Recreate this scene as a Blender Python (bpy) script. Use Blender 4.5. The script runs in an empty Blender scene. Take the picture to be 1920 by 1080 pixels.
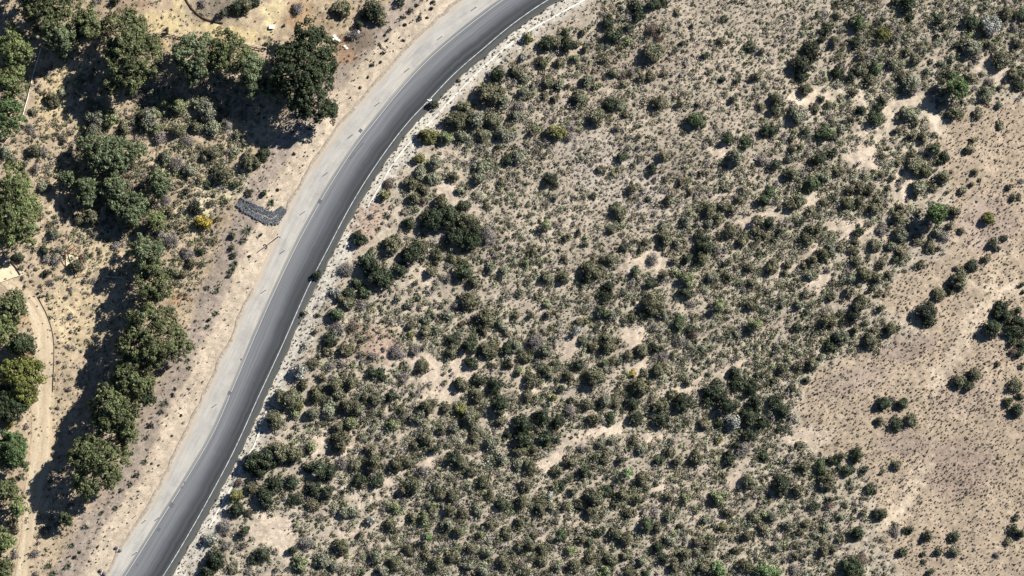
import bpy, math, random
import numpy as np
from mathutils import Vector, Matrix

rng = np.random.default_rng(7)
random.seed(7)
S = 0.13                 # metres per photo pixel (photo 1920 x 1080)
CAMH = 1000.0            # survey aircraft height
SC = bpy.context.scene
COL = SC.collection

# ------------------------------------------------------------------ utilities
def lin(c):
    c = np.asarray(c, float) / 255.0
    return np.where(c <= 0.04045, c / 12.92, ((c + 0.055) / 1.055) ** 2.4)

def pw(x, y):
    return (np.asarray(x, float) - 960) * S, (540 - np.asarray(y, float)) * S

def vnoise(x, y, seed=0):
    x = np.asarray(x, float); y = np.asarray(y, float)
    xi = np.floor(x).astype(np.int64); yi = np.floor(y).astype(np.int64)
    xf = x - xi; yf = y - yi
    def h(a, b):
        n = (a * 374761393 + b * 668265263 + seed * 974634777) & 0x7fffffff
        n = ((n ^ (n >> 13)) * 1274126177) & 0x7fffffff
        n = n ^ (n >> 16)
        return (n & 0xffff) / 65535.0
    u = xf * xf * (3 - 2 * xf); v = yf * yf * (3 - 2 * yf)
    return (h(xi, yi) * (1 - u) + h(xi + 1, yi) * u) * (1 - v) + (h(xi, yi + 1) * (1 - u) + h(xi + 1, yi + 1) * u) * v

def fbm(x, y, seed=0, o=4):
    s = 0; a = 0.5; t = 0
    for k in range(o):
        s = s + a * vnoise(x * 2 ** k, y * 2 ** k, seed + k * 17); t += a; a *= 0.5
    return s / t

def sstep(a, b, x):
    t = np.clip((x - a) / (b - a), 0, 1)
    return t * t * (3 - 2 * t)

def spline(pts, n):
    """Catmull-Rom through the points, resampled evenly."""
    p = np.asarray(pts, float)
    q = np.vstack([2 * p[0] - p[1], p, 2 * p[-1] - p[-2]])
    out = []
    t = np.linspace(0, 1, 16, endpoint=False)[:, None]
    for i in range(1, len(q) - 2):
        a, b, c, d = q[i - 1], q[i], q[i + 1], q[i + 2]
        out.append(0.5 * (2 * b + (c - a) * t + (2 * a - 5 * b + 4 * c - d) * t ** 2 + (3 * b - a - 3 * c + d) * t ** 3))
    out = np.vstack(out + [p[-1:]])
    L = np.concatenate([[0], np.cumsum(np.linalg.norm(np.diff(out[:, :2], axis=0), axis=1))])
    s = np.linspace(0, L[-1], n)
    return np.stack([np.interp(s, L, out[:, k]) for k in range(out.shape[1])], 1)

def sdist(x, y, poly):
    """Distance to a polyline (world), positive on its right side."""
    best = np.full(np.shape(x), 1e18); sg = np.ones(np.shape(x))
    for a, b in zip(poly[:-1], poly[1:]):
        d = b - a; l2 = d @ d
        t = np.clip(((x - a[0]) * d[0] + (y - a[1]) * d[1]) / l2, 0, 1)
        ex = x - a[0] - t * d[0]; ey = y - a[1] - t * d[1]
        r = ex * ex + ey * ey
        cr = (x - a[0]) * d[1] - (y - a[1]) * d[0]
        m = r < best
        best = np.where(m, r, best); sg = np.where(m, np.sign(cr), sg)
    return np.sqrt(best) * sg

def W(pts):
    p = np.asarray(pts, float)
    return np.stack([(p[:, 0] - 960) * S, (540 - p[:, 1]) * S], 1)

# ------------------------------------------------------------------ road lines in photo pixels, bottom to top
RLINE = [(180, 1280), (240, 1180), (306, 1080), (366, 980), (425, 872), (455, 810), (480, 754), (530, 646), (577, 540), (617, 462), (655, 390), (692, 329), (733, 270), (768, 226), (805, 187), (852, 138), (905, 92), (960, 46), (1027, 0), (1110, -45), (1200, -85), (1300, -120)]
LLINE = [(98, 1280), (165, 1180), (232, 1080), (292, 985), (350, 893), (398, 810), (441, 712), (480, 620), (516, 539), (558, 452), (600, 375), (632, 322), (667, 270), (705, 222), (750, 166), (800, 112), (855, 64), (925, 10), (1005, -45), (1090, -95), (1190, -140), (1300, -180)]
BERM = [(60, 1280), (125, 1180), (195, 1083), (222, 1033), (240, 1007), (270, 965), (300, 910), (322, 865), (346, 812), (385, 735), (410, 680), (438, 625), (450, 590), (475, 540), (500, 480), (533, 400), (555, 360), (580, 316), (610, 272), (640, 230), (692, 167), (740, 117), (775, 77), (830, 27), (862, 0), (930, -45), (1010, -95), (1120, -160), (1260, -230)]
NR = 260
R_ = spline(W(RLINE), NR); L_ = spline(W(LLINE), NR); K_ = spline(W(BERM), NR)
def offset(c, d):
    """Moves a curve d metres to its right."""
    t = np.gradient(c, axis=0); t /= np.linalg.norm(t, axis=1)[:, None]
    return c + np.stack([t[:, 1], -t[:, 0]], 1) * (d[:, None] if isinstance(d, np.ndarray) else d)
tt = np.arange(NR) * 1.0
PR_ = offset(R_, 1.75 + 0.25 * (vnoise(tt * .35, tt * 0, 3) - .5) + 0.5 * (vnoise(tt * .9, tt * 0, 5) - .5))
PL_ = offset(L_, -0.45)
CK, CP = K_[::4], offset(R_, 1.75)[::4]

TRACK = [(-30, 500, 10), (8, 522, 12), (38, 548, 15), (60, 575, 16), (74, 605, 18), (80, 645, 20), (80, 690, 21), (79, 740, 21), (78, 800, 20), (75, 850, 21), (68, 890, 19), (60, 930, 16), (55, 970, 14), (48, 1020, 12), (38, 1080, 11), (30, 1140, 11), (20, 1200, 11)]
tr = spline([((a - 960) * S, (540 - b) * S, w * S) for a, b, w in TRACK], 160)

def relief(x, y):
    return (fbm(x / 26 + 40, y / 26 + 11, 5, 2) - .5) * 2.2 + (fbm(x / 6, y / 6, 9, 2) - .5) * .5

def height(x, y, fine=True):
    dl = -sdist(x, y, CK); dr = sdist(x, y, CP)
    z = -1.4 * sstep(5, 18, dl) + 0.5 * sstep(0.8, 6, dr)
    far = 1 - sstep(180, 500, np.hypot(x, y))
    m = np.maximum(sstep(3, 16, dl), sstep(1.5, 14, dr)) * far
    z = z + relief(x, y) * m
    if fine:
        mm = np.maximum(sstep(.4, 1.5, dl), sstep(.3, 1.2, dr)) * far
        dt = np.abs(sdist(x, y, tr[::4, :2]))
        mm = mm * (0.25 + .75 * sstep(1.5, 3.5, dt))
        z = z + ((fbm(x / 1.3, y / 1.3, 21, 3) - .5) * .30) * mm
    return z

def place(px, py):
    """World point on the ground seen at a photo pixel."""
    x, y = pw(px, py)
    z = height(x, y)
    k = 1 - z / CAMH
    return x * k, y * k, z

# ------------------------------------------------------------------ materials
def new_mat(name):
    m = bpy.data.materials.new(name); m.use_nodes = True
    nt = m.node_tree; nt.nodes.clear()
    out = nt.nodes.new('ShaderNodeOutputMaterial')
    b = nt.nodes.new('ShaderNodeBsdfPrincipled')
    b.inputs['Roughness'].default_value = .9
    b.inputs['Specular IOR Level'].default_value = .15
    nt.links.new(b.outputs[0], out.inputs[0])
    return m, nt, b, out

def node(nt, t, **kw):
    n = nt.nodes.new(t)
    for k, v in kw.items():
        if k in n.inputs: n.inputs[k].default_value = v
        else: setattr(n, k, v)
    return n

def mixc(nt, fac, a, b, mode='MULTIPLY'):
    n = nt.nodes.new('ShaderNodeMix'); n.data_type = 'RGBA'; n.blend_type = mode
    for i, v in ((0, fac), (6, a), (7, b)):
        if hasattr(v, 'links') or hasattr(v, 'is_linked'): nt.links.new(v, n.inputs[i])
        else: n.inputs[i].default_value = v
    return n.outputs[2]

def ramp(nt, fac, stops):
    r = nt.nodes.new('ShaderNodeValToRGB')
    e = r.color_ramp.elements
    while len(e) < len(stops): e.new(0.5)
    for k, (p, c) in enumerate(stops):
        e[k].position = p
        e[k].color = (c, c, c, 1) if isinstance(c, (int, float)) else (*c, 1)
    nt.links.new(fac, r.inputs[0])
    return r.outputs[0]

def plain(name, srgb, rough=.85, var=.35, scale=3.0, metal=0.0, bump=.0):
    m, nt, b, out = new_mat(name)
    tc = node(nt, 'ShaderNodeTexCoord')
    nz = node(nt, 'ShaderNodeTexNoise', Scale=scale, Detail=6.0)
    nt.links.new(tc.outputs['Object'], nz.inputs['Vector'])
    c = lin(srgb)
    r = ramp(nt, nz.outputs['Fac'], [(.25, tuple(c * (1 - var))), (.75, tuple(np.minimum(c * (1 + var), 1)))])
    nt.links.new(r, b.inputs['Base Color'])
    b.inputs['Roughness'].default_value = rough; b.inputs['Metallic'].default_value = metal
    if bump:
        bp = node(nt, 'ShaderNodeBump', Strength=bump, Distance=.05)
        nt.links.new(nz.outputs['Fac'], bp.inputs['Height']); nt.links.new(bp.outputs[0], b.inputs['Normal'])
    return m

def leaf_mat():
    m, nt, b, out = new_mat('leaf')
    a = node(nt, 'ShaderNodeAttribute', attribute_name='col')
    nt.links.new(a.outputs['Color'], b.inputs['Base Color'])
    b.inputs['Roughness'].default_value = .6; b.inputs['Specular IOR Level'].default_value = .25
    tl = node(nt, 'ShaderNodeBsdfTranslucent')
    nt.links.new(a.outputs['Color'], tl.inputs['Color'])
    mx = node(nt, 'ShaderNodeMixShader'); mx.inputs[0].default_value = .12
    nt.links.new(b.outputs[0], mx.inputs[1]); nt.links.new(tl.outputs[0], mx.inputs[2])
    nt.links.new(mx.outputs[0], out.inputs[0])
    return m
LEAF = leaf_mat()

def attr_mat(name):
    m, nt, b, out = new_mat(name)
    a = node(nt, 'ShaderNodeAttribute', attribute_name='col')
    nt.links.new(a.outputs['Color'], b.inputs['Base Color'])
    return m
STONE = attr_mat('stone')
BARK = plain('bark', (105, 90, 75), scale=2.0)
WOODM = plain('weathered_wood', (176, 164, 146), scale=4.0)
TWIG = attr_mat('twig')

# ------------------------------------------------------------------ object helpers
def mesh(name, verts, faces, mat, col=None, uv=None, smooth=False):
    """faces: (n,4) or (n,3) int array, or list of tuples."""
    me = bpy.data.meshes.new(name)
    verts = np.asarray(verts, np.float32)
    if isinstance(faces, np.ndarray):
        n, k = faces.shape
        me.vertices.add(len(verts)); me.vertices.foreach_set('co', verts.ravel())
        me.loops.add(n * k); me.loops.foreach_set('vertex_index', faces.astype(np.int32).ravel())
        me.polygons.add(n)
        me.polygons.foreach_set('loop_start', np.arange(0, n * k, k, dtype=np.int32))
        try: me.polygons.foreach_set('loop_total', np.full(n, k, np.int32))
        except Exception: pass
        me.update(calc_edges=True)
    else:
        me.from_pydata([tuple(map(float, v)) for v in verts], [], faces)
        me.update()
    if col is not None:
        a = me.color_attributes.new('col', 'FLOAT_COLOR', 'POINT')
        c = np.ones((len(verts), 4), np.float32); c[:, :3] = col
        a.data.foreach_set('color', c.ravel())
    if uv is not None:
        l = me.uv_layers.new(name='UVMap')
        idx = np.empty(len(me.loops), np.int32); me.loops.foreach_get('vertex_index', idx)
        l.data.foreach_set('uv', np.asarray(uv, np.float32)[idx].ravel())
    if smooth:
        me.polygons.foreach_set('use_smooth', np.ones(len(me.polygons), bool))
    me.materials.append(mat)
    return me

def link(name, data, loc=(0, 0, 0), parent=None, label=None, cat=None, group=None, kind=None):
    o = bpy.data.objects.new(name, data)
    COL.objects.link(o)
    o.location = loc
    if parent is not None: o.parent = parent
    if label: o['label'] = label
    if cat: o['category'] = cat
    if group: o['group'] = group
    if kind: o['kind'] = kind
    return o

class Geo:
    """collects boxes and tubes into one mesh"""
    def __init__(s): s.v = []; s.f = []
    def box(s, c, d, M=None):
        k = len(s.v); c = Vector(c)
        for z in (-1, 1):
            for x, y in ((-1, -1), (1, -1), (1, 1), (-1, 1)):
                p = Vector((x * d[0] / 2, y * d[1] / 2, z * d[2] / 2))
                if M is not None: p = M @ p
                s.v.append(p + c)
        s.f += [tuple(k + i for i in q) for q in ((3, 2, 1, 0), (4, 5, 6, 7), (0, 1, 5, 4), (1, 2, 6, 5), (2, 3, 7, 6), (3, 0, 4, 7))]
        return s
    def tube(s, pts, r, n=7, cap=True):
        pts = [Vector(p) for p in pts]
        rs = r if isinstance(r, (list, tuple)) else [r] * len(pts)
        rings = []
        for i, p in enumerate(pts):
            d = (pts[min(i + 1, len(pts) - 1)] - pts[max(i - 1, 0)]).normalized()
            a = d.cross(Vector((0, 0, 1)))
            if a.length < 1e-3: a = Vector((1, 0, 0))
            a.normalize(); b = d.cross(a)
            k = len(s.v); rings.append(k)
            for j in range(n):
                t = 2 * math.pi * j / n
                s.v.append(p + (a * math.cos(t) + b * math.sin(t)) * rs[i])
        for u, w in zip(rings[:-1], rings[1:]):
            for j in range(n):
                s.f.append((u + j, u + (j + 1) % n, w + (j + 1) % n, w + j))
        if cap:
            s.f.append(tuple(rings[0] + j for j in range(n))); s.f.append(tuple(rings[-1] + n - 1 - j for j in range(n)))
        return s
    def build(s, name, mat, parent=None, loc=(0, 0, 0), smooth=False, **kw):
        me = mesh(name, [tuple(v) for v in s.v], s.f, mat, smooth=smooth)
        return link(name, me, loc, parent, **kw)

def strip(name, A, B, z, mat, m=2, zf=None, **kw):
    """A ribbon between two curves, UV = (across, metres along)."""
    n = len(A); u = np.linspace(0, 1, m)
    P = A[:, None, :] * (1 - u)[None, :, None] + B[:, None, :] * u[None, :, None]
    v = np.concatenate([[0], np.cumsum(np.linalg.norm(np.diff((A + B) / 2, axis=0), axis=1))])
    Z = np.full((n, m), z) if zf is None else zf(P[..., 0], P[..., 1]) + z
    V = np.concatenate([P, Z[..., None]], 2).reshape(-1, 3)
    uv = np.stack([np.broadcast_to(u, (n, m)), np.broadcast_to(v[:, None], (n, m))], 2).reshape(-1, 2)
    i, j = np.meshgrid(np.arange(n - 1), np.arange(m - 1), indexing='ij')
    k = (i * m + j).ravel()
    F = np.stack([k, k + 1, k + m + 1, k + m], 1)
    me = mesh(name, V, F, mat, uv=uv)
    if me.polygons[0].normal.z < 0: me.flip_normals()
    return link(name, me, **kw)

# ------------------------------------------------------------------ ground
def inell(px, py, x, y, rx, ry, rot=0):
    a = math.radians(rot); c, s = math.cos(a), math.sin(a)
    dx = px - x; dy = py - y
    return np.hypot((dx * c + dy * s) / rx, (-dx * s + dy * c) / ry)

FIELD = [(1500, 735), (1530, 690), (1590, 665), (1660, 662), (1735, 630), (1665, 585), (1640, 560), (1700, 505), (1770, 475), (1790, 430), (1775, 330), (1750, 260), (1790, 215), (1850, 195), (1960, 190), (1960, 1100), (1700, 1100), (1655, 1010), (1640, 950), (1625, 880), (1545, 850), (1490, 810)]
def inpoly(px, py, poly):
    c = np.zeros(np.shape(px), bool)
    for (x1, y1), (x2, y2) in zip(poly, poly[1:] + poly[:1]):
        if y1 == y2: continue
        c ^= ((y1 > py) != (y2 > py)) & (px < (x2 - x1) * (py - y1) / (y2 - y1) + x1)
    return c
BARE = [(800, 690, 42, 30, 25), (835, 735, 52, 22, -20), (870, 690, 35, 30, 0), (735, 655, 30, 22, 30), (1068, 655, 20, 26, 0), (1190, 632, 30, 26, 0), (1202, 690, 22, 15, 0),
        (1030, 862, 34, 16, -30), (1085, 828, 50, 16, -25), (1140, 808, 40, 12, -15), (1215, 490, 55, 24, -12), (510, 988, 42, 34, 0), (540, 1025, 30, 30, 0), (594, 835, 16, 24, 0),
        (1595, 425, 42, 22, 10), (1380, 900, 18, 26, 20), (1352, 280, 26, 12, -30), (1535, 530, 40, 18, -30), (1410, 410, 40, 8, -20), (1520, 185, 60, 10, 5), (1640, 230, 40, 14, -45),
        (1700, 190, 45, 14, 0), (1745, 220, 30, 14, 50), (1860, 130, 35, 22, 30), (1235, 808, 24, 14, -20), (1520, 820, 45, 22, 0), (845, 360, 22, 18, 0), (1530, 470, 30, 16, -30), (1620, 290, 34, 26, 0), (890, 395, 18, 14, 0),
        (790, 520, 30, 14, -25), (1000, 730, 26, 12, -25), (1285, 730, 50, 10, -25), (1370, 685, 40, 8, -20), (800, 870, 40, 10, -40), (730, 905, 40, 10, -40), (660, 1000, 22, 10, -30), (1075, 90, 30, 14, 40), (650, 835, 14, 30, 20),
        (1700, 330, 22, 20, 0), (1690, 370, 16, 20, 0), (1480, 500, 30, 12, -30), (1235, 945, 26, 12, -20), (1025, 1000, 14, 10, 0), (1095, 1045, 20, 8, -20), (1200, 970, 20, 8, -20), (1390, 1050, 10, 30, -15), (1230, 915, 26, 10, -30)]
TRAILS = [[(1850, 570), (1815, 617), (1790, 660), (1762, 700), (1748, 725)], [(1745, 870), (1727, 892), (1702, 935), (1680, 960), (1655, 985)],
          [(1640, 210), (1680, 190), (1715, 187), (1740, 197), (1757, 225), (1775, 245)], [(1680, 190), (1665, 240), (1640, 265)], [(1480, 180), (1530, 172), (1590, 170), (1640, 200)],
          [(1820, 530), (1880, 545), (1940, 540)], [(1440, 400), (1500, 385), (1540, 360)]]
BLOBS = [(300, 48, 52, 30, 0, (238, 212, 152)), (330, 10, 20, 25, 0, (234, 208, 154)), (420, 60, 70, 18, 10, (242, 216, 152)), (508, 28, 20, 42, 20, (244, 220, 162)), (560, 25, 28, 36, 0, (206, 166, 120)),
         (645, 95, 24, 30, 0, (188, 148, 112)), (290, 82, 22, 16, 0, (206, 166, 122)), (250, 12, 40, 14, 0, (180, 152, 122)), (412, 10, 46, 26, 0, (152, 138, 120)), (120, 150, 36, 36, 0, (240, 212, 158)),
         (90, 205, 28, 55, 0, (232, 204, 152)), (405, 365, 62, 30, -25, (246, 228, 182)), (180, 475, 60, 40, 0, (230, 204, 158)), (140, 590, 60, 70, 0, (224, 198, 152)), (20, 512, 20, 18, 0, (232, 214, 178)),
         (335, 555, 22, 12, -40, (206, 160, 114)), (300, 700, 14, 18, 0, (214, 190, 152)), (35, 600, 30, 18, 0, (206, 172, 128)), (50, 690, 22, 40, 0, (196, 160, 116)), (350, 400, 40, 24, 0, (236, 214, 168)),
         (610, 40, 26, 24, 0, (186, 160, 126)), (680, 70, 30, 24, -45, (150, 130, 110)), (300, 215, 90, 18, 10, (196, 172, 138)), (460, 230, 30, 26, 0, (218, 196, 156)),
         (1700, 650, 62, 22, -15, (176, 156, 140)), (1800, 880, 80, 60, 0, (178, 157, 139)), (1600, 715, 70, 30, -10, (184, 164, 146)), (1690, 830, 60, 24, 0, (172, 153, 137)), (1850, 420, 60, 60, 0, (188, 167, 150)),
         (1800, 740, 60, 50, 0, (198, 176, 154)), (1180, 120, 120, 40, -10, (190, 172, 152)), (1150, 330, 130, 60, 30, (208, 194, 178)), (690, 420, 30, 50, 30, (196, 170, 148)), (700, 640, 60, 40, 0, (200, 172, 150))]

def ground_color(X, Y):
    px = X / S + 960; py = 540 - Y / S
    wx = px + (fbm(px / 14, py / 14, 31, 3) - .5) * 34; wy = py + (fbm(px / 14, py / 14, 57, 3) - .5) * 34
    dl = -sdist(X, Y, CK); dr = sdist(X, Y, CP)
    n1 = fbm(px / 60, py / 60, 71, 4)
    left = dl > -4
    c = np.where(left[..., None], np.array((208., 183, 148)), np.array((199., 184, 162)))
    c = np.asarray(c, float)
    def blend(w, col):
        nonlocal c
        w = np.clip(w, 0, 1)[..., None]
        c = c * (1 - w) + np.array(col, float) * w
    dlw = dl + (fbm(px / 22, py / 22, 91, 3) - .5) * 4
    drw = dr + (fbm(px / 16, py / 16, 93, 3) - .5) * 4.5
    blend(sstep(4.5, 6.5, dlw) * (1 - sstep(10, 13, dlw)) * left, (188, 169, 150))
    blend((1 - sstep(4.5, 6.5, dlw)) * left, (224, 202, 172))
    blend((1 - sstep(2.6, 5.0, drw)) * ~left, (222, 213, 196))
    blend(inpoly(wx, wy, FIELD) * .9, (195, 174, 148))
    for (x, y, rx, ry, rot) in BARE:
        blend((1 - sstep(.75, 1.15, inell(wx, wy, x, y, rx, ry, rot))) * .85, (228, 207, 182))
    for (x, y, rx, ry, rot, col) in BLOBS:
        blend((1 - sstep(.6, 1.2, inell(wx, wy, x, y, rx, ry, rot))) * .85, col)
    for t in TRAILS:
        d = np.abs(sdist((wx - 960) * S, (540 - wy) * S, W(t)))
        blend((1 - sstep(.7, 2.4, d)) * (.1 + .8 * fbm(px / 18, py / 18, 19, 2)), (236, 217, 188))
    c = c * (0.93 + .16 * (n1[..., None] - .35))
    n2 = fbm(px / 5, py / 5, 77, 3)
    c = c * (1 + .34 * (n2[..., None] - .5))
    g = c.mean(-1, keepdims=True)
    c = g + (c - g) * np.where(left[..., None], .8, .9)
    return lin(np.clip(c, 0, 255)) * GK
GK = 0.66

def build_ground():
    ax = np.arange(-150, 150.01, .42); ay = np.arange(-92, 92.01, .42)
    def ext(a):
        e = a[-1] + np.cumsum(2.0 * 1.28 ** np.arange(26))
        return np.concatenate([-e[::-1], a, e])
    ax, ay = ext(ax), ext(ay)
    X, Y = np.meshgrid(ax, ay, indexing='ij')
    Z = height(X, Y)
    C = ground_color(X, Y)
    n, m = X.shape
    i, j = np.meshgrid(np.arange(n - 1), np.arange(m - 1), indexing='ij')
    k = (i * m + j).ravel()
    F = np.stack([k, k + m, k + m + 1, k + 1], 1)
    mt, nt, b, out = new_mat('dry_soil')
    tc = node(nt, 'ShaderNodeTexCoord')
    a = node(nt, 'ShaderNodeAttribute', attribute_name='col')
    nz = node(nt, 'ShaderNodeTexNoise', Scale=2.6, Detail=8.0, Roughness=.7)
    nt.links.new(tc.outputs['Object'], nz.inputs['Vector'])
    r1 = ramp(nt, nz.outputs['Fac'], [(.3, .52), (.5, 1.0), (.72, 1.3)])
    vo = node(nt, 'ShaderNodeTexVoronoi', Scale=1.7)
    nt.links.new(tc.outputs['Object'], vo.inputs['Vector'])
    r2 = ramp(nt, vo.outputs['Distance'], [(.02, .55), (.14, 1.0)])
    c1 = mixc(nt, .9, a.outputs['Color'], r1)
    c2 = mixc(nt, .35, c1, r2)
    nt.links.new(c2, b.inputs['Base Color'])
    bp = node(nt, 'ShaderNodeBump', Strength=.55, Distance=.12)
    nt.links.new(nz.outputs['Fac'], bp.inputs['Height']); nt.links.new(bp.outputs[0], b.inputs['Normal'])
    b.inputs['Roughness'].default_value = 1.0; b.inputs['Specular IOR Level'].default_value = 0
    me = mesh('ground', np.stack([X, Y, Z], 2).reshape(-1, 3), F, mt, col=C.reshape(-1, 3), smooth=True)
    link('ground', me, kind='structure')
build_ground()

# ------------------------------------------------------------------ road, shoulder, markings
def road_material():
    m, nt, b, out = new_mat('asphalt')
    uv = node(nt, 'ShaderNodeUVMap'); sep = node(nt, 'ShaderNodeSeparateXYZ')
    nt.links.new(uv.outputs[0], sep.inputs[0])
    mp = node(nt, 'ShaderNodeMapping'); mp.inputs['Scale'].default_value = (26, .035, 1)
    nt.links.new(uv.outputs[0], mp.inputs[0])
    n1 = node(nt, 'ShaderNodeTexNoise', Scale=1.0, Detail=5.0, Roughness=.6)
    nt.links.new(mp.outputs[0], n1.inputs['Vector'])
    mp2 = node(nt, 'ShaderNodeMapping'); mp2.inputs['Scale'].default_value = (2.2, .05, 1)
    nt.links.new(uv.outputs[0], mp2.inputs[0])
    n2 = node(nt, 'ShaderNodeTexNoise', Scale=1.0, Detail=3.0)
    nt.links.new(mp2.outputs[0], n2.inputs['Vector'])
    ad = node(nt, 'ShaderNodeMath', operation='MULTIPLY_ADD'); nt.links.new(n2.outputs['Fac'], ad.inputs[0]); ad.inputs[1].default_value = .16; 
    sb = node(nt, 'ShaderNodeMath', operation='SUBTRACT'); nt.links.new(sep.outputs[0], sb.inputs[0]); sb.inputs[1].default_value = .08
    nt.links.new(sb.outputs[0], ad.inputs[2])
    g = lambda r, gg, bb: tuple(lin((r, gg, bb * .985)) * .45)
    base = ramp(nt, ad.outputs[0], [(0, g(200, 195, 184)), (.035, g(178, 177, 175)), (.09, g(150, 153, 158)), (.24, g(158, 160, 166)), (.38, g(138, 141, 148)), (.50, g(112, 115, 121)),
                                    (.58, g(92, 95, 101)), (.65, g(98, 101, 106)), (.73, g(78, 81, 86)), (.81, g(92, 95, 97)), (.86, g(108, 112, 112)), (.95, g(112, 114, 112)), (1, g(128, 124, 114))])
    r1 = ramp(nt, n1.outputs['Fac'], [(.3, .74), (.7, 1.22)])
    tc = node(nt, 'ShaderNodeTexCoord'); n3 = node(nt, 'ShaderNodeTexNoise', Scale=3.5, Detail=8.0, Roughness=.8)
    nt.links.new(tc.outputs['Object'], n3.inputs['Vector'])
    r3 = ramp(nt, n3.outputs['Fac'], [(.3, .88), (.7, 1.1)])
    c = mixc(nt, .9, base, r1); c = mixc(nt, .8, c, r3)
    nt.links.new(c, b.inputs['Base Color'])
    b.inputs['Roughness'].default_value = .85; b.inputs['Specular IOR Level'].default_value = .2
    return m
def shoulder_material():
    m, nt, b, out = new_mat('dusty_shoulder')
    uv = node(nt, 'ShaderNodeUVMap')
    mp = node(nt, 'ShaderNodeMapping'); mp.inputs['Scale'].default_value = (7, .12, 1)
    nt.links.new(uv.outputs[0], mp.inputs[0])
    n1 = node(nt, 'ShaderNodeTexNoise', Scale=1.0, Detail=6.0, Roughness=.65); nt.links.new(mp.outputs[0], n1.inputs['Vector'])
    tc = node(nt, 'ShaderNodeTexCoord'); n2 = node(nt, 'ShaderNodeTexNoise', Scale=.16, Detail=7.0, Roughness=.65); nt.links.new(tc.outputs['Object'], n2.inputs['Vector'])
    n3 = node(nt, 'ShaderNodeTexNoise', Scale=3.0, Detail=6.0, Roughness=.8); nt.links.new(tc.outputs['Object'], n3.inputs['Vector'])
    c = ramp(nt, n2.outputs['Fac'], [(.3, tuple(lin((184, 181, 175)) * .62)), (.5, tuple(lin((204, 200, 191)) * .62)), (.7, tuple(lin((212, 205, 193)) * .62))])
    c = mixc(nt, .9, c, ramp(nt, n1.outputs['Fac'], [(.3, .8), (.7, 1.16)])); c = mixc(nt, .8, c, ramp(nt, n3.outputs['Fac'], [(.3, .84), (.7, 1.14)]))
    sx = node(nt, 'ShaderNodeSeparateXYZ'); nt.links.new(uv.outputs[0], sx.inputs[0])
    ad = node(nt, 'ShaderNodeMath', operation='MULTIPLY_ADD'); nt.links.new(n2.outputs['Fac'], ad.inputs[0]); ad.inputs[1].default_value = .7; nt.links.new(sx.outputs[0], ad.inputs[2])
    c = mixc(nt, ramp(nt, ad.outputs[0], [(.34, .75), (.62, 0)]), c, (*(lin((220, 199, 170)) * .62), 1), 'MIX')
    nt.links.new(c, b.inputs['Base Color']); b.inputs['Roughness'].default_value = 1
    return m
strip('road_shoulder', K_, offset(L_, .3), .012, shoulder_material(), 8, kind='structure')
strip('road', PL_, PR_, .022, road_material(), 30, kind='structure')
def paint(name, srgb, wear):
    m, nt, b, out = new_mat(name)
    uv = node(nt, 'ShaderNodeTexCoord'); n = node(nt, 'ShaderNodeTexNoise', Scale=.9, Detail=8.0, Roughness=.75)
    nt.links.new(uv.outputs['Object'], n.inputs['Vector'])
    nt.links.new(ramp(nt, n.outputs['Fac'], [(wear - .12, tuple(lin((150, 150, 150)) * .6)), (wear + .1, tuple(lin(srgb) * .72))]), b.inputs['Base Color'])
    return m
strip('edge_line_marking', offset(R_, -.09), offset(R_, .09), .027, paint('white_line_paint', (220, 220, 218), .48), kind='structure')
strip('worn_edge_line_marking', offset(L_, .22), offset(L_, .36), .027, paint('worn_line_paint', (196, 196, 194), .34), kind='structure')

# asphalt berm that edges the shoulder (two runs, broken at the stone drain)
BERMM = plain('old_asphalt', (150, 140, 126), scale=1.6, var=.4)
def berm(a, b, label):
    seg = K_[a:b]
    s = np.arange(len(seg)); V = []; F = []
    t = np.gradient(seg, axis=0); t /= np.linalg.norm(t, axis=1)[:, None]; nn = np.stack([t[:, 1], -t[:, 0]], 1)
    wob = (vnoise(s * .45, s * 0, 8) - .5) * .55
    prof = [(-.5, -.05), (-.2, .09), (.05, .10), (.45, .0)]
    for i in range(len(seg)):
        f = .45 + .75 * vnoise(np.array(i * .6), np.array(0.), 14)
        for (u, h) in prof:
            p = seg[i] + nn[i] * (u * (.6 + .5 * f) + wob[i])
            V.append((p[0], p[1], h * f + (.012 if h > 0 else 0)))
    k = len(prof)
    for i in range(len(seg) - 1):
        for j in range(k - 1):
            q = i * k + j
            F.append((q, q + 1, q + k + 1, q + k))
    me = mesh('kerb', V, F, BERMM)
    return link('kerb', me, kind='structure', label=label)
def kidx(px, py):
    x, y = pw(px, py); return int(np.argmin((K_[:, 0] - x) ** 2 + (K_[:, 1] - y) ** 2))
berm(0, kidx(478, 533), 'rough dark asphalt berm edging the pale shoulder below the stone drain')
berm(kidx(536, 393), NR, 'rough dark asphalt berm edging the pale shoulder above the stone drain')

# square patches cut into the asphalt, crack seal
PATCHM = plain('patch_asphalt', (92, 93, 96), scale=2.5)
for (x, y, w, l) in [(676, 245, .8, .9), (600, 378, .95, 1.05), (430, 737, .8, .9), (452, 674, .4, .5), (341, 914, .35, .7), (322, 947, 1.0, 1.15), (298, 993, .75, .85), (257, 1059, .5, .5), (346, 905, .4, .4)]:
    X, Y = pw(x, y); i = int(np.argmin((L_[:, 0] - X) ** 2 + (L_[:, 1] - Y) ** 2)); d = L_[min(i + 1, NR - 1)] - L_[i - 1]
    a = math.atan2(d[1], d[0])
    g = Geo().box((0, 0, 0), (l, w, .012), Matrix.Rotation(a, 3, 'Z'))
    g.build('asphalt_patch', PATCHM, loc=(float(X), float(Y), .026), kind='structure')
sl = spline(W([(682, 268), (668, 284), (656, 298)]), 10)
strip('asphalt_crack_seal_marking', offset(sl, -.12), offset(sl, .12), .027, PATCHM, kind='structure')

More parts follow.
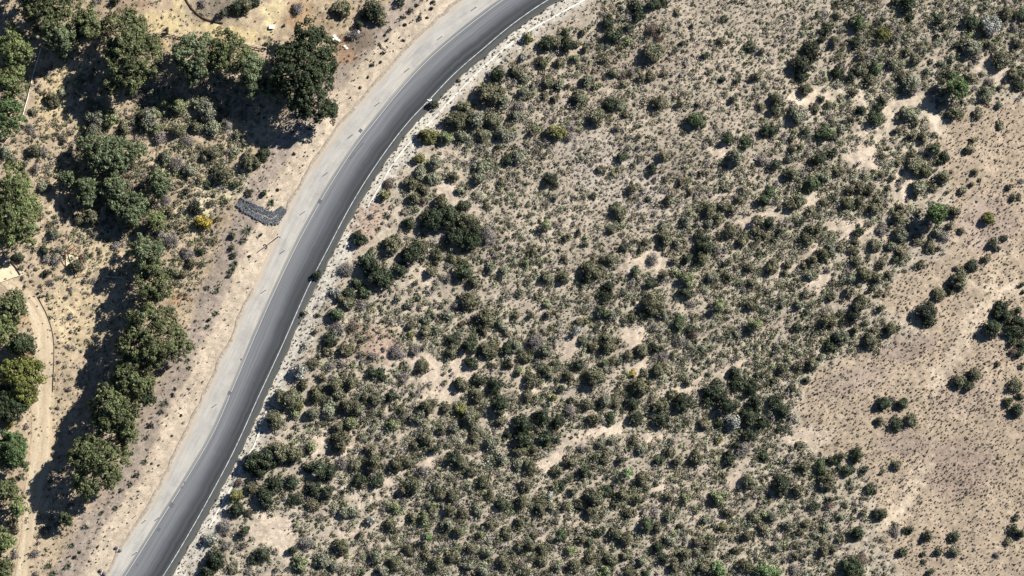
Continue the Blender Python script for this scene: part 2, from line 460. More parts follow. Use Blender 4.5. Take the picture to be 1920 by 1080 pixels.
# dirt track
def track():
    c = tr[:, :2]; t = np.gradient(c, axis=0); t /= np.linalg.norm(t, axis=1)[:, None]; nn = np.stack([t[:, 1], -t[:, 0]], 1)
    s = np.arange(len(c)) * 1.0
    wl = tr[:, 2] * (1 + .3 * (fbm(s * .8, s * 0, 3, 3) - .5)); wr = tr[:, 2] * (1 + .3 * (fbm(s * .8, s * 0 + 9, 4, 3) - .5))
    m, nt, b, out = new_mat('track_dirt')
    uv = node(nt, 'ShaderNodeUVMap'); mp = node(nt, 'ShaderNodeMapping'); mp.inputs['Scale'].default_value = (6, .22, 1)
    nt.links.new(uv.outputs[0], mp.inputs[0])
    n1 = node(nt, 'ShaderNodeTexNoise', Scale=1.0, Detail=6.0, Roughness=.7); nt.links.new(mp.outputs[0], n1.inputs['Vector'])
    tc = node(nt, 'ShaderNodeTexCoord'); n2 = node(nt, 'ShaderNodeTexNoise', Scale=2.2, Detail=7.0, Roughness=.75); nt.links.new(tc.outputs['Object'], n2.inputs['Vector'])
    sx = node(nt, 'ShaderNodeSeparateXYZ'); nt.links.new(uv.outputs[0], sx.inputs[0])
    k = GK
    cc = ramp(nt, sx.outputs[0], [(0, tuple(lin((206, 183, 150)) * k)), (.2, tuple(lin((224, 206, 176)) * k)), (.45, tuple(lin((210, 189, 158)) * k)), (.7, tuple(lin((228, 211, 181)) * k)), (1, tuple(lin((210, 188, 156)) * k))])
    cc = mixc(nt, .9, cc, ramp(nt, n1.outputs['Fac'], [(.3, .78), (.7, 1.15)])); cc = mixc(nt, .8, cc, ramp(nt, n2.outputs['Fac'], [(.3, .72), (.7, 1.18)]))
    nt.links.new(cc, b.inputs['Base Color']); b.inputs['Roughness'].default_value = 1
    bp = node(nt, 'ShaderNodeBump', Strength=.5, Distance=.1); nt.links.new(n2.outputs['Fac'], bp.inputs['Height']); nt.links.new(bp.outputs[0], b.inputs['Normal'])
    strip('dirt_track', c - nn * wl[:, None], c + nn * wr[:, None], .05, m, 14, zf=height, kind='structure')
track()

# ------------------------------------------------------------------ foliage
PAL = {  # sunlit leaf colours (real albedo), main and second
    'D': ((58, 69, 50), (47, 57, 42)), 'O': ((96, 97, 72), (80, 81, 60)), 'o': ((102, 101, 77), (86, 82, 66)), 'G': ((134, 136, 114), (110, 115, 94)), 'B': ((84, 97, 68), (68, 82, 56)),
    'Y': ((116, 116, 60), (94, 98, 54)), 'P': ((134, 140, 102), (110, 118, 84)), 'W': ((160, 162, 154), (130, 132, 126)), 'K': ((48, 55, 42), (42, 45, 38)), 'T': ((136, 130, 126), (110, 104, 100)),
    'S': ((150, 141, 120), (128, 120, 100)), 'L': ((112, 132, 88), (94, 116, 74)), 'X': ((56, 66, 48), (72, 78, 60)), 'F': ((176, 152, 60), (124, 118, 56)), 'R': ((118, 103, 94), (96, 85, 77)),
    # tree crowns
    'tO': ((104, 109, 74), (84, 92, 60)), 'tG': ((110, 120, 88), (90, 100, 72)), 'tD': ((70, 80, 54), (58, 68, 46)), 'tP': ((118, 126, 82), (98, 108, 68)), 'tB': ((94, 112, 70), (76, 94, 58)), 'tY': ((116, 120, 62), (96, 102, 54))}
LK = 1.08
def leafcol(t, n, r, tone=1.0):
    a, b = lin(PAL[t][0]), lin(PAL[t][1])
    k = r.random((n, 1))
    c = a * k + b * (1 - k)
    return c * (0.55 + .95 * r.random((n, 1))) * tone * LK

def quads(P, N, s, r):
    """Leaf-sized quads at P facing N; every quad has its own four corners."""
    n = len(P)
    t = r.normal(size=(n, 3)); t -= N * (t * N).sum(1)[:, None]
    t /= np.linalg.norm(t, axis=1)[:, None] + 1e-9
    b = np.cross(N, t)
    s = np.broadcast_to(np.asarray(s, float), (n,))[:, None]
    a = s * (.75 + .5 * r.random((n, 1))); c = s * (.45 + .4 * r.random((n, 1)))
    V = np.stack([P - t * a, P - b * c, P + t * a, P + b * c], 1).reshape(-1, 3)
    F = np.arange(n * 4).reshape(n, 4)
    return V, F

def norm(v): return v / (np.linalg.norm(v, axis=-1, keepdims=True) + 1e-9)

def sphere_dirs(n, r, zmin=-.25):
    z = zmin + (1 - zmin) * r.random(n); a = r.random(n) * 2 * math.pi; q = np.sqrt(np.clip(1 - z * z, 0, 1))
    return np.stack([q * np.cos(a), q * np.sin(a), z], 1)

def bush_leaves(rx, ry, h, t, r, leaf=.2, dens=1.0, tone=1.0):
    """A shrub: lobes of leaves over a low dome."""
    R = math.sqrt(rx * ry)
    L = max(4, int(5 + R * R * 2.6))
    lr = np.clip(R * (.24 + .22 * r.random(L)), .22, .8)
    q = np.sqrt(r.random(L)); a = r.random(L) * 2 * math.pi
    k = np.clip(1 - lr / R * .85, .15, 1)
    lx = q * np.cos(a) * rx * k; ly = q * np.sin(a) * ry * k
    lz = np.maximum(h * (1 - .6 * q * q) * (.7 + .45 * r.random(L)) - lr * .8, lr * .15)
    lx[0] = ly[0] = 0; lr[0] = .5 * R; lz[0] = h * .4
    ltone = .66 + .60 * r.random(L)
    ncnt = np.maximum((lr ** 2 * 5.2 / (leaf * leaf * 1.15) * dens).astype(int), 9)
    idx = np.repeat(np.arange(L), ncnt); n = len(idx)
    d = sphere_dirs(n, r, -.35)
    rad = lr[idx] * (.72 + .38 * r.random(n))
    P = np.stack([lx[idx], ly[idx], lz[idx]], 1) + d * rad[:, None] * np.array([1, 1, .85])
    P[:, 2] = np.maximum(P[:, 2], .03)
    N = norm(d + .48 * r.normal(size=(n, 3)))
    V, F = quads(P, N, leaf * (.8 + .5 * r.random(n)), r)
    mixk = (.45 * r.random(L) ** 2)[idx][:, None]
    other = leafcol('S' if t in 'OoTRY' else 'O', n, r, tone)
    C = np.repeat((leafcol(t, n, r, tone) * (1 - mixk) + other * mixk) * ltone[idx][:, None], 4, 0)
    return V, F, C

def sticks(rad, h, n, r, t='T', w=.035):
    """Bare branching twigs."""
    P = []; C = []
    col = leafcol(t, 1, r)[0]
    def seg(a, b, wa):
        d = norm(b - a); s = norm(np.cross(d, r.normal(size=3))); u = np.cross(d, s)
        for v in (s, u):
            P.extend([a - v * wa, a + v * wa, b + v * wa * .5, b - v * wa * .5]); C.extend([col * (.7 + .6 * r.random())] * 4)
    for i in range(n):
        d = sphere_dirs(1, r, .12)[0]
        L = .55 + .5 * r.random()
        e = d * np.array([rad, rad, h]) * L
        m = e * .5 + r.normal(size=3) * rad * .08
        seg(np.zeros(3), m, w); seg(m, e, w * .75)
        for k in range(3):
            f = m * (1 - .3 * k) + e * .3 * k
            g = f + norm(d + .8 * r.normal(size=3)) * np.array([rad, rad, h]) * .35
            g[2] = max(g[2], .03)
            seg(f, g, w * .55)
    V = np.array(P); V[:, 2] = np.maximum(V[:, 2], .0)
    F = np.arange(len(V)).reshape(-1, 4)
    return V, F, np.array(C)

def spikes(rad, n, r):
    P = []; C = []
    for i in range(n):
        a = r.random() * 2 * math.pi; el = .15 + .9 * r.random(); L = rad * (.6 + .45 * r.random())
        d = np.array([math.cos(a) * math.cos(el), math.sin(a) * math.cos(el), math.sin(el)])
        s = norm(np.cross(d, np.array([0, 0, 1.]))) * (.05 + .03 * r.random())
        m = d * L * .5; e = d * L; e[2] *= .8
        c = leafcol('X', 1, r)[0]
        P += [-s, s, m + s, m - s, m - s, m + s, e + s * .15, e - s * .15]; C += [c] * 8
    V = np.array(P); V[:, 2] += .06
    return V, np.arange(len(V)).reshape(-1, 4), np.array(C)

def join(parts):
    V = []; F = []; C = []; k = 0
    for v, f, c in parts:
        V.append(v); F.append(f + k); C.append(c); k += len(v)
    return np.vstack(V), np.vstack(F), np.vstack(C)

# ---- shrubs, transcribed tile by tile (tile origin; x,y,radius in quarter pixels, kind letter)
TILES = {
(0, 0): "590,640,50,G 720,860,95,G 830,880,75,P 1120,890,90,G 1170,960,60,P 1240,760,55,P 1340,790,75,P 1560,820,95,G 1480,790,50,G 400,740,65,O 470,700,40,G 360,540,35,T 270,570,30,T 250,830,38,O 230,960,45,T 1040,680,55,T 1130,700,42,G 1340,970,60,O 1480,950,60,O 1700,930,50,T 1780,1000,40,O 1590,960,70,G 1820,860,40,T 1200,1030,60,T 300,640,20,T 480,440,45,G 1060,600,50,G 930,960,50,O 1680,840,40,O 700,960,60,G 480,1040,40,O 1400,1050,50,T 1180,840,45,P 990,700,40,T 1690,100,38,D 1780,50,60,D 1860,45,58,O 1910,10,46,D 1520,25,36,T 720,10,34,T 870,5,40,D",
(480, 0): "640,60,75,O 880,80,90,D 930,140,60,O 780,190,42,D 820,110,50,D 1080,15,40,D 640,140,24,K 740,260,58,T 1160,82,24,K 1205,40,17,K 1315,60,18,K 1330,10,20,K 1105,130,22,K 1230,135,22,K 1285,130,14,K 1120,182,18,K 1000,225,18,K 970,258,16,K 985,300,14,K 1105,300,14,K 950,402,18,K 938,462,14,K 868,490,18,K 840,580,12,K 785,655,14,K 557,832,14,K 465,905,12,K 405,968,16,K 275,988,15,K 360,1065,12,K 320,70,50,T 90,325,30,O 210,190,14,K 30,290,15,T 1330,790,40,D 1520,600,20,O 1290,1015,75,Y 1500,900,85,O 1560,800,55,O 1760,700,100,O 1820,560,65,D 1850,760,60,G 1650,900,70,G 1780,900,70,O 1430,1030,60,P 1560,1030,60,G 1850,1000,60,G 1700,1010,60,O 120,640,40,P 130,560,0,K",
(480, 270): "45,80,62,D 10,140,50,O 65,365,32,D 165,340,14,K 40,678,16,K 285,72,14,K 1215,100,48,Y 1160,290,58,O 1180,400,52,O 965,385,46,Y 1230,210,58,G 1320,260,58,G 1330,570,100,D 1440,550,85,D 1140,600,58,D 1570,560,75,O 1590,720,90,D 1490,690,85,D 1640,640,60,D 780,715,62,D 1020,760,75,O 1180,830,85,D 860,900,95,D 930,1000,105,D 1080,940,58,D 1240,760,60,O 680,940,60,T 465,985,42,D 1560,950,75,B 1320,960,48,O 1200,1040,28,O 1750,680,65,T 1560,465,48,D 1380,430,58,O 1000,300,48,R 1700,180,68,G 1850,285,38,O 1680,260,58,G 1890,120,48,D 1820,20,28,D 1360,840,60,O 1480,860,50,O 1760,930,50,G 1870,960,45,G 1640,1030,50,O 1450,1010,40,T 750,1040,50,D 1340,140,55,G 1480,250,45,O 1530,350,40,G 1260,330,50,O 870,540,30,T 1250,420,40,R",
(480, 540): "820,30,58,B 700,40,52,D 600,30,50,W 640,80,40,O 600,200,62,B 700,110,58,O 560,380,62,D 540,460,48,O 680,460,58,O 370,430,34,W 340,620,66,W 430,560,48,O 470,510,30,O 465,205,24,K 365,190,28,O 435,330,24,K 250,830,95,O 140,980,76,O 180,780,32,W 800,130,55,T 610,300,58,T 720,290,50,R 1060,80,34,G 1140,130,38,G 1220,70,34,G 1160,280,43,O 1165,350,34,Y 1100,350,18,O 1270,320,48,O 1350,310,48,G 1280,230,43,G 1330,210,38,G 1440,200,48,G 1550,270,38,O 1600,90,76,O 1620,150,34,B 1720,220,85,O 1840,270,48,G 1700,310,48,O 1480,380,58,D 1470,470,58,O 1600,430,66,D 1750,460,76,O 1880,450,58,D 1620,560,58,D 1890,570,43,D 1780,580,34,O 800,390,34,O 960,460,24,T 880,510,38,T 780,500,34,T 1060,480,66,T 1200,470,50,T 1250,590,58,O 1090,590,24,O 1110,680,48,T 870,640,52,D 930,620,38,D 950,680,38,D 740,650,24,O 660,660,34,O 560,580,42,T 640,570,38,T 500,670,38,O 720,720,58,O 600,730,58,O 460,800,66,O 550,850,52,G 820,800,42,O 900,830,52,O 1020,810,52,D 710,880,76,O 780,920,48,G 540,920,56,G 430,930,56,G 290,940,48,P 620,790,56,O 1540,720,58,O 1680,680,58,D 1660,800,62,O 1800,740,66,D 1840,880,80,D 1540,910,56,Y 1610,960,76,O 1300,880,76,O 1420,900,48,O 1230,960,58,G 1100,930,48,O 1030,1020,58,P 1180,980,48,O 720,1010,58,P 620,1040,52,O 940,930,34,O 1480,1040,48,G 1400,1060,48,O 1650,1050,52,G 1840,1000,48,O 360,730,45,O 330,870,50,Y 1880,330,40,O 1500,130,40,T",
(480, 810): "80,200,92,D 180,150,92,O 290,160,76,O 150,380,66,D 270,380,58,D 80,480,85,D 20,290,60,D 420,100,50,P 640,60,85,O 400,260,52,D 480,280,76,D 560,300,66,D 430,430,66,D 530,440,58,D 740,240,58,O 880,230,76,O 780,370,58,D 900,370,58,D 290,510,52,D 420,540,48,O 650,230,58,T 860,120,48,O 960,160,28,K 1060,240,58,O 1140,220,58,O 1240,290,48,T 1340,120,48,D 1200,100,48,O 1280,50,58,O 1490,190,58,D 1550,230,56,O 1640,40,48,O 1760,90,66,G 1840,190,56,G 1745,205,32,W 1890,20,40,K 1620,290,48,O 1720,370,58,O 1180,400,66,O 1100,440,48,O 1350,430,38,D 1390,480,48,O 1480,480,58,O 1760,470,48,O 1660,580,48,G 1560,600,48,O 1850,540,56,D 1110,520,38,T 1180,640,48,O 1040,570,52,P 1260,640,56,P 950,580,34,T 660,600,48,G 850,660,48,W 1010,700,58,O 1440,690,56,G 1760,690,56,O 1290,785,44,L 1690,760,38,P 380,830,66,T 280,880,43,D 50,910,58,D 330,980,64,P 640,860,66,O 500,960,66,G 800,780,38,O 900,930,58,G 1040,980,58,O 800,1050,38,B 1280,930,48,O 1360,990,56,O 1480,930,56,O 1620,880,48,O 1740,900,56,G 1600,1000,48,G 1860,960,56,O 1700,1040,48,G 600,1010,48,G 950,1030,48,G 1520,740,50,O 730,600,50,G 1330,560,45,P 1460,580,50,O 1880,760,50,O 1150,880,50,O",
(960, 0): "120,280,46,Y 85,430,36,W 260,330,66,D 330,310,58,O 420,330,66,D 490,330,38,O 400,240,38,D 540,240,34,O 350,470,48,O 470,440,42,P 240,460,56,O 560,360,38,O 720,170,58,D 760,265,66,D 870,205,40,D 950,130,56,D 870,310,43,P 820,360,28,Y 930,50,56,D 1060,30,58,D 1140,20,38,D 820,60,28,D 1060,220,58,R 1120,220,38,O 1060,390,76,O 1110,360,38,P 1280,325,28,K 1450,415,34,D 1240,100,28,O 1580,150,28,D 1350,195,24,K 1570,300,38,O 1790,350,48,D 1870,390,34,D 1760,470,20,Y 760,540,43,O 830,570,38,R 900,540,43,T 970,580,40,O 1040,570,43,O 840,630,38,O 1140,550,34,O 560,610,56,G 270,610,52,O 350,630,48,G 640,650,38,P 510,740,66,O 740,780,56,D 800,780,52,G 1100,770,58,O 640,880,66,O 1385,905,74,B 1250,780,34,D 340,985,66,Y 430,1020,48,T 960,1030,28,O 780,960,34,O 850,860,34,O 1580,600,34,D 1690,600,34,D 1840,570,43,O 1660,740,34,O 1870,800,38,O 1812,942,24,W 1900,980,48,D 1620,1050,56,D 1760,1060,48,B 1400,780,28,O 90,680,48,G 130,720,34,O 40,540,56,O 160,990,38,O 200,970,34,P 50,800,50,T 100,600,40,G 690,440,40,O 1100,290,35,R 250,720,35,O 330,730,40,O 430,640,30,O 30,870,45,G",
(960, 270): "830,100,48,D 1140,90,48,O 1050,190,43,D 750,215,24,Y 900,340,50,O 800,500,62,O 820,560,34,O 745,640,40,O 670,190,38,O 1030,410,34,D 1160,260,34,O 1270,290,38,O 1340,350,34,O 1580,470,43,O 1480,490,58,O 1660,500,43,O 1690,100,66,G 1750,10,40,B 1440,220,38,O 1890,410,56,B 1730,340,34,O 1840,580,48,O 1600,330,38,O 1180,430,48,O 1310,580,48,G 290,280,58,K 250,605,46,P 500,670,28,D 600,950,82,O 570,1000,50,D 730,860,58,O 400,850,34,O 935,960,48,B 1030,1040,52,D 800,1010,34,O 1150,700,58,O 1010,740,38,O 970,790,34,O 840,775,38,D 1240,740,38,G 1130,620,43,G 1220,880,38,O 1320,860,48,D 1450,760,76,D 1400,690,48,D 1540,800,48,T 1420,850,56,O 1630,650,58,O 1730,720,52,O 1840,660,48,O 1900,680,38,O 1860,820,34,B 1590,900,34,D 1315,1015,64,P 1240,970,38,P 270,1000,48,O 390,990,56,O 730,1060,48,D 1140,980,43,O 330,400,28,G 1880,130,48,T 100,890,38,P 1790,930,48,O 1800,1040,48,O 1060,870,50,T 1550,560,50,O 1700,420,40,O 1480,590,40,G 1500,1000,50,G 1620,990,45,O 330,600,30,T 620,380,35,O 420,700,40,O 160,800,40,O 540,750,35,O 40,100,55,G",
(960, 540): "700,50,58,D 680,180,56,B 750,210,43,G 485,320,40,W 260,125,34,P 560,250,30,Y 510,250,38,O 140,210,34,D 270,200,38,O 1060,120,92,O 1010,170,50,D 1130,190,48,G 1250,250,62,B 1300,40,56,D 910,220,48,O 1070,290,38,T 1555,130,56,P 1800,130,48,O 1820,270,56,P 1340,310,38,D 1360,350,48,R 1260,400,56,T 1080,440,48,D 970,470,58,O 880,510,48,O 720,420,76,O 600,440,48,O 620,680,85,O 690,565,43,B 500,560,48,D 540,650,28,Y 760,540,38,O 1140,510,48,T 1210,500,28,P 1100,620,66,O 905,640,30,F 960,740,76,O 1280,860,76,D 1110,880,66,O 900,860,58,D 930,980,58,D 780,850,48,O 700,850,56,G 750,970,46,B 620,980,58,O 1110,990,66,D 270,620,58,O 140,695,60,O 310,820,34,Y 380,750,38,D 450,830,38,O 430,650,48,O 120,810,48,O 30,440,56,G 180,400,76,T 100,520,58,O 260,470,56,G 320,560,38,O 80,1020,85,D 230,960,76,D 350,1010,58,D 440,920,52,T 1680,640,58,D 1520,760,85,D 1700,720,66,D 1800,760,66,D 1860,650,38,D 1620,880,85,D 1480,840,56,D 1830,860,66,D 1780,960,76,D 1645,1000,70,W 1450,1010,56,O 1560,1000,46,D 1880,1000,56,D 1340,120,38,T 1480,640,28,G 1330,700,38,O 530,400,40,G 60,620,40,P 560,870,50,O 1000,640,35,O 1210,800,50,O 30,200,40,O 1690,350,40,G 1430,450,40,G",
(960, 810): "868,305,46,L 80,60,76,D 250,40,66,D 340,60,30,D 60,150,56,O 170,130,43,O 140,260,58,O 50,250,48,G 430,220,52,O 520,120,38,T 620,190,34,D 700,190,48,O 660,100,38,G 750,60,43,G 920,60,43,O 970,130,48,G 820,210,38,D 1110,210,48,D 1180,150,48,O 1240,210,48,O 1380,190,58,O 1630,200,56,D 1560,60,34,Y 1680,90,38,D 1740,120,56,T 1900,180,48,D 1780,30,56,D 1590,320,38,O 1770,370,56,O 1550,490,64,P 340,290,56,O 380,390,43,D 310,410,34,O 285,480,38,W 220,560,58,O 290,560,38,G 180,590,38,D 400,560,38,O 100,400,56,O 80,520,58,O 550,290,56,D 620,480,76,O 700,450,58,D 520,540,48,O 600,600,56,O 760,550,28,K 820,470,56,O 880,600,56,O 980,360,58,O 1010,410,38,G 1010,690,56,B 1260,700,34,O 1180,640,48,G 1180,810,48,G 1100,860,56,D 1590,710,43,Y 1390,820,43,O 1480,850,48,O 1300,900,56,O 1390,900,38,G 1180,480,48,O 1300,500,43,P 1620,600,48,O 1820,630,56,O 1760,780,48,O 1880,720,48,O 1900,620,38,P 575,835,36,B 520,800,48,O 640,740,48,D 780,760,58,O 860,800,56,O 370,780,48,B 240,880,56,O 440,885,46,P 180,770,43,O 130,830,56,O 60,850,48,O 100,1040,48,O 230,950,56,O 330,1000,48,G 470,1000,56,O 590,930,56,O 1010,1060,38,B 980,960,48,G 740,950,56,O 850,920,48,O 1140,950,48,D 1230,1000,48,O 1440,1000,56,O 1550,1050,74,L 1740,1000,58,O 1890,1040,74,L 700,1040,50,P 880,1050,50,O 1100,720,45,O 940,500,50,O 470,440,40,G 1460,660,45,G 60,680,50,O 1680,880,40,O",
(1440, 0): "670,165,66,B 430,220,48,D 400,290,38,D 330,390,80,K 240,480,80,K 250,580,50,D 520,540,52,D 810,510,58,B 690,520,56,O 610,580,48,D 760,600,58,O 840,160,38,D 860,260,58,Y 830,290,40,D 1060,30,76,D 1060,130,38,D 960,10,38,D 1280,150,48,D 1320,200,34,D 1270,270,28,K 1520,170,68,D 1670,195,84,W 1790,110,58,O 1890,110,56,D 1530,350,76,G 1410,340,34,D 1740,450,76,O 1660,330,40,G 1870,330,48,O 1400,850,66,O 1510,580,48,O 1580,850,43,O 1630,710,58,G 1740,790,34,G 1660,600,36,T 1740,660,28,O 1740,940,38,O 1080,640,86,G 1010,560,48,O 1060,850,66,G 1110,930,38,O 980,970,43,O 1080,1020,43,O 1170,1030,48,O 1250,1010,24,O 810,890,62,B 830,810,43,D 700,820,48,D 620,890,38,D 870,750,48,O 640,700,43,O 400,740,34,D 280,680,58,O 220,860,76,G 360,820,38,O 420,990,66,B 490,1030,38,D 550,970,43,G 300,980,43,G 40,980,48,D 60,740,56,O 40,830,48,D 180,1040,38,O 660,320,48,D 930,310,34,D 1050,390,43,O 1110,440,48,O 1200,530,34,G 1300,470,38,G 1350,560,43,D 520,110,38,O 520,20,28,D 1850,560,56,O 1880,640,48,D 1380,440,34,G 760,420,38,T 1540,1050,34,O 1640,40,38,G 1310,600,30,O 500,310,45,O 700,400,45,O 1840,210,40,T 940,480,45,G",
(1440, 270): "1120,510,30,Y 1410,510,48,O 1370,615,38,O 1450,650,34,O 1650,570,58,Y 1690,740,48,D 1770,700,32,D 1720,780,30,D 1630,860,43,O 1530,910,52,D 1430,1000,76,O 1420,920,28,O 1840,400,34,O 1875,395,30,O 1820,320,32,O 1550,210,34,O 1530,300,28,O 1590,270,18,O 1460,350,32,O 1340,360,24,O 1510,30,46,O 1330,90,50,D 1250,40,58,D 1280,130,34,D 1080,80,48,O 1100,160,76,O 1180,190,58,O 1310,250,56,O 1130,330,66,G 1240,330,48,O 980,140,34,O 860,90,32,O 900,30,24,O 1000,470,43,O 980,540,56,O 850,640,52,T 1000,670,62,G 800,760,52,O 920,770,48,G 1000,820,48,O 960,870,38,D 1120,730,38,O 1210,770,48,O 1280,780,26,O 1140,900,43,O 1320,690,46,T 860,890,48,O 720,980,56,O 820,1000,48,O 910,980,38,O 680,650,48,D 660,720,38,O 640,790,48,O 660,880,52,O 620,1000,52,G 450,950,28,T 410,830,58,O 480,790,48,G 540,770,38,O 300,700,58,O 370,640,66,O 330,870,48,O 320,980,52,G 270,900,38,O 30,920,58,O 150,900,38,O 250,580,38,D 130,960,34,O 240,430,52,O 180,460,48,O 320,500,38,O 90,480,28,O 330,300,62,B 540,210,48,O 420,240,56,G 180,220,58,O 60,160,43,D 150,110,38,D 380,110,58,D 340,160,38,O 480,70,43,D 250,15,34,B 190,40,38,O 600,440,58,O 680,430,56,O 620,340,48,O 700,330,48,O 770,340,48,O 800,480,52,O 830,420,43,O 900,330,28,O 860,230,34,O 940,250,34,O 1000,270,28,O 685,145,24,W 490,400,34,D 420,440,38,O 20,360,48,B 10,590,48,D 90,640,34,O 1900,280,28,T 1900,1055,30,D 1270,660,40,G",
(1440, 540): "1180,170,85,K 1200,240,60,D 1280,50,56,O 1370,20,34,D 1440,10,28,D 1680,300,74,D 1800,215,62,D 1875,245,62,D 1900,330,52,D 1830,395,46,D 1895,490,40,D 1720,200,50,D 1760,150,66,D 1830,310,66,D 1880,160,38,D 1850,480,46,R 1900,430,48,D 1900,590,28,D 1910,30,24,D 1730,570,28,O 1550,650,56,O 1440,700,58,O 1510,740,43,D 870,860,62,D 1000,870,54,D 840,990,43,O 1070,990,52,O 960,1020,56,D 930,830,28,T 1850,730,56,O 1890,810,34,D 1800,850,46,D 1860,910,58,D 850,150,38,O 820,50,28,O 880,60,24,O 780,5,34,D 690,110,66,O 650,200,58,D 560,90,24,O 450,240,62,O 225,295,40,D 310,285,28,O 660,310,48,O 730,260,34,O 550,360,66,G 470,430,56,D 770,400,66,O 930,310,62,O 800,310,38,O 330,570,52,O 230,580,48,O 290,690,34,D 180,750,38,D 60,860,66,D 120,920,56,D 90,1050,38,D 40,700,38,O 180,970,38,T 280,40,38,O 620,20,48,O 110,120,38,G 240,120,43,G 80,460,38,G 480,60,40,O 120,600,50,O 400,520,35,G",
(1440, 810): "660,170,62,D 560,180,43,O 490,210,48,D 400,260,56,B 270,250,56,O 600,290,50,D 530,270,34,D 440,360,74,O 100,400,76,D 230,430,58,O 230,100,34,O 180,130,24,O 150,200,42,T 725,275,34,D 860,300,24,O 975,240,46,O 770,430,52,D 625,390,36,G 650,530,28,T 580,545,28,O 720,600,34,O 840,610,58,D 660,580,24,O 640,650,18,O 470,500,34,O 460,550,46,R 350,560,43,D 670,740,62,D 550,800,38,O 960,690,28,D 950,740,46,T 1050,725,43,D 1200,780,48,O 1400,780,48,D 1000,890,48,D 1160,915,28,D 1270,895,38,D 1390,890,46,O 1170,970,24,D 1840,740,48,D 1890,760,43,D 1870,640,34,O 1800,820,34,O 640,1020,100,B 40,1040,58,L 690,960,60,R 440,720,38,G 550,640,38,G 290,680,43,O 240,740,38,O 210,920,43,O 200,1030,48,T 310,900,28,O 420,880,48,O 490,880,38,O 380,780,34,G 1220,1050,34,D 1720,920,34,T 510,90,15,T 140,700,48,G 30,620,48,G 60,860,40,G",
(0, 270): "330,330,48,G 410,670,50,G 180,165,38,D 260,40,56,O 100,130,46,G 690,550,70,O 600,570,55,O 340,800,43,D 350,860,38,T 420,870,43,T 350,960,43,D 380,1040,34,T 570,910,56,O 710,1030,32,T 440,790,34,T 620,850,32,R 135,850,48,D 870,760,44,T 1470,480,56,K 1520,600,58,F 1510,800,34,D 1410,820,56,T 1440,890,46,O 1280,720,66,T 1190,670,56,T 1280,520,38,O 1410,345,34,O 1570,300,38,D 1670,230,82,O 1760,300,38,D 1500,270,38,O 1870,130,66,O 1760,50,38,G 1600,60,56,O 1540,100,48,O 1250,430,48,T 1330,150,66,T 1420,190,56,G 1180,230,56,O 1240,100,56,G 1100,470,56,O 950,400,56,O 1000,600,40,F 880,540,48,O 720,575,22,W 1740,685,32,D 1745,780,28,D 1755,830,30,D 1870,840,13,K 1715,990,20,K 1875,365,34,D 1300,960,50,O 1380,980,40,O 290,640,20,K 700,690,24,T 40,1010,14,K 170,1000,20,T 480,560,30,T 150,700,24,T 1640,560,30,O 40,60,50,G 330,60,40,T 270,180,40,T",
(0, 540): "530,215,32,T 500,70,22,T 715,125,18,T 690,200,18,T 510,440,22,T 440,555,18,T 520,760,26,T 440,900,18,T 285,40,11,K 300,65,14,O 90,100,44,G 110,240,40,D 60,1010,48,Y 200,1040,28,T 1315,755,16,K 1300,800,17,K 1405,410,12,K 1360,955,12,K 1135,1030,22,K 1570,240,18,K",
(0, 810): "350,740,38,O 390,650,28,O 260,910,36,T 290,830,20,T 110,930,34,T 160,140,30,O 155,330,28,O 90,380,44,O 1025,320,22,K 905,445,13,K 735,860,14,K 560,935,18,K 600,900,14,K 670,970,9,K 1290,25,9,K 1140,235,10,K 1190,250,8,K 120,720,40,O 80,680,30,O 1900,230,88,D 1885,420,50,O 1760,470,62,Y 1770,580,66,D 1690,710,60,T 1580,800,56,W 1830,745,50,D 1630,950,85,D 1560,1050,64,D 1895,960,40,D 1830,850,34,O 1700,860,40,T 1740,1020,45,O 1870,600,36,O 1860,1040,34,T 1790,380,40,R",
}
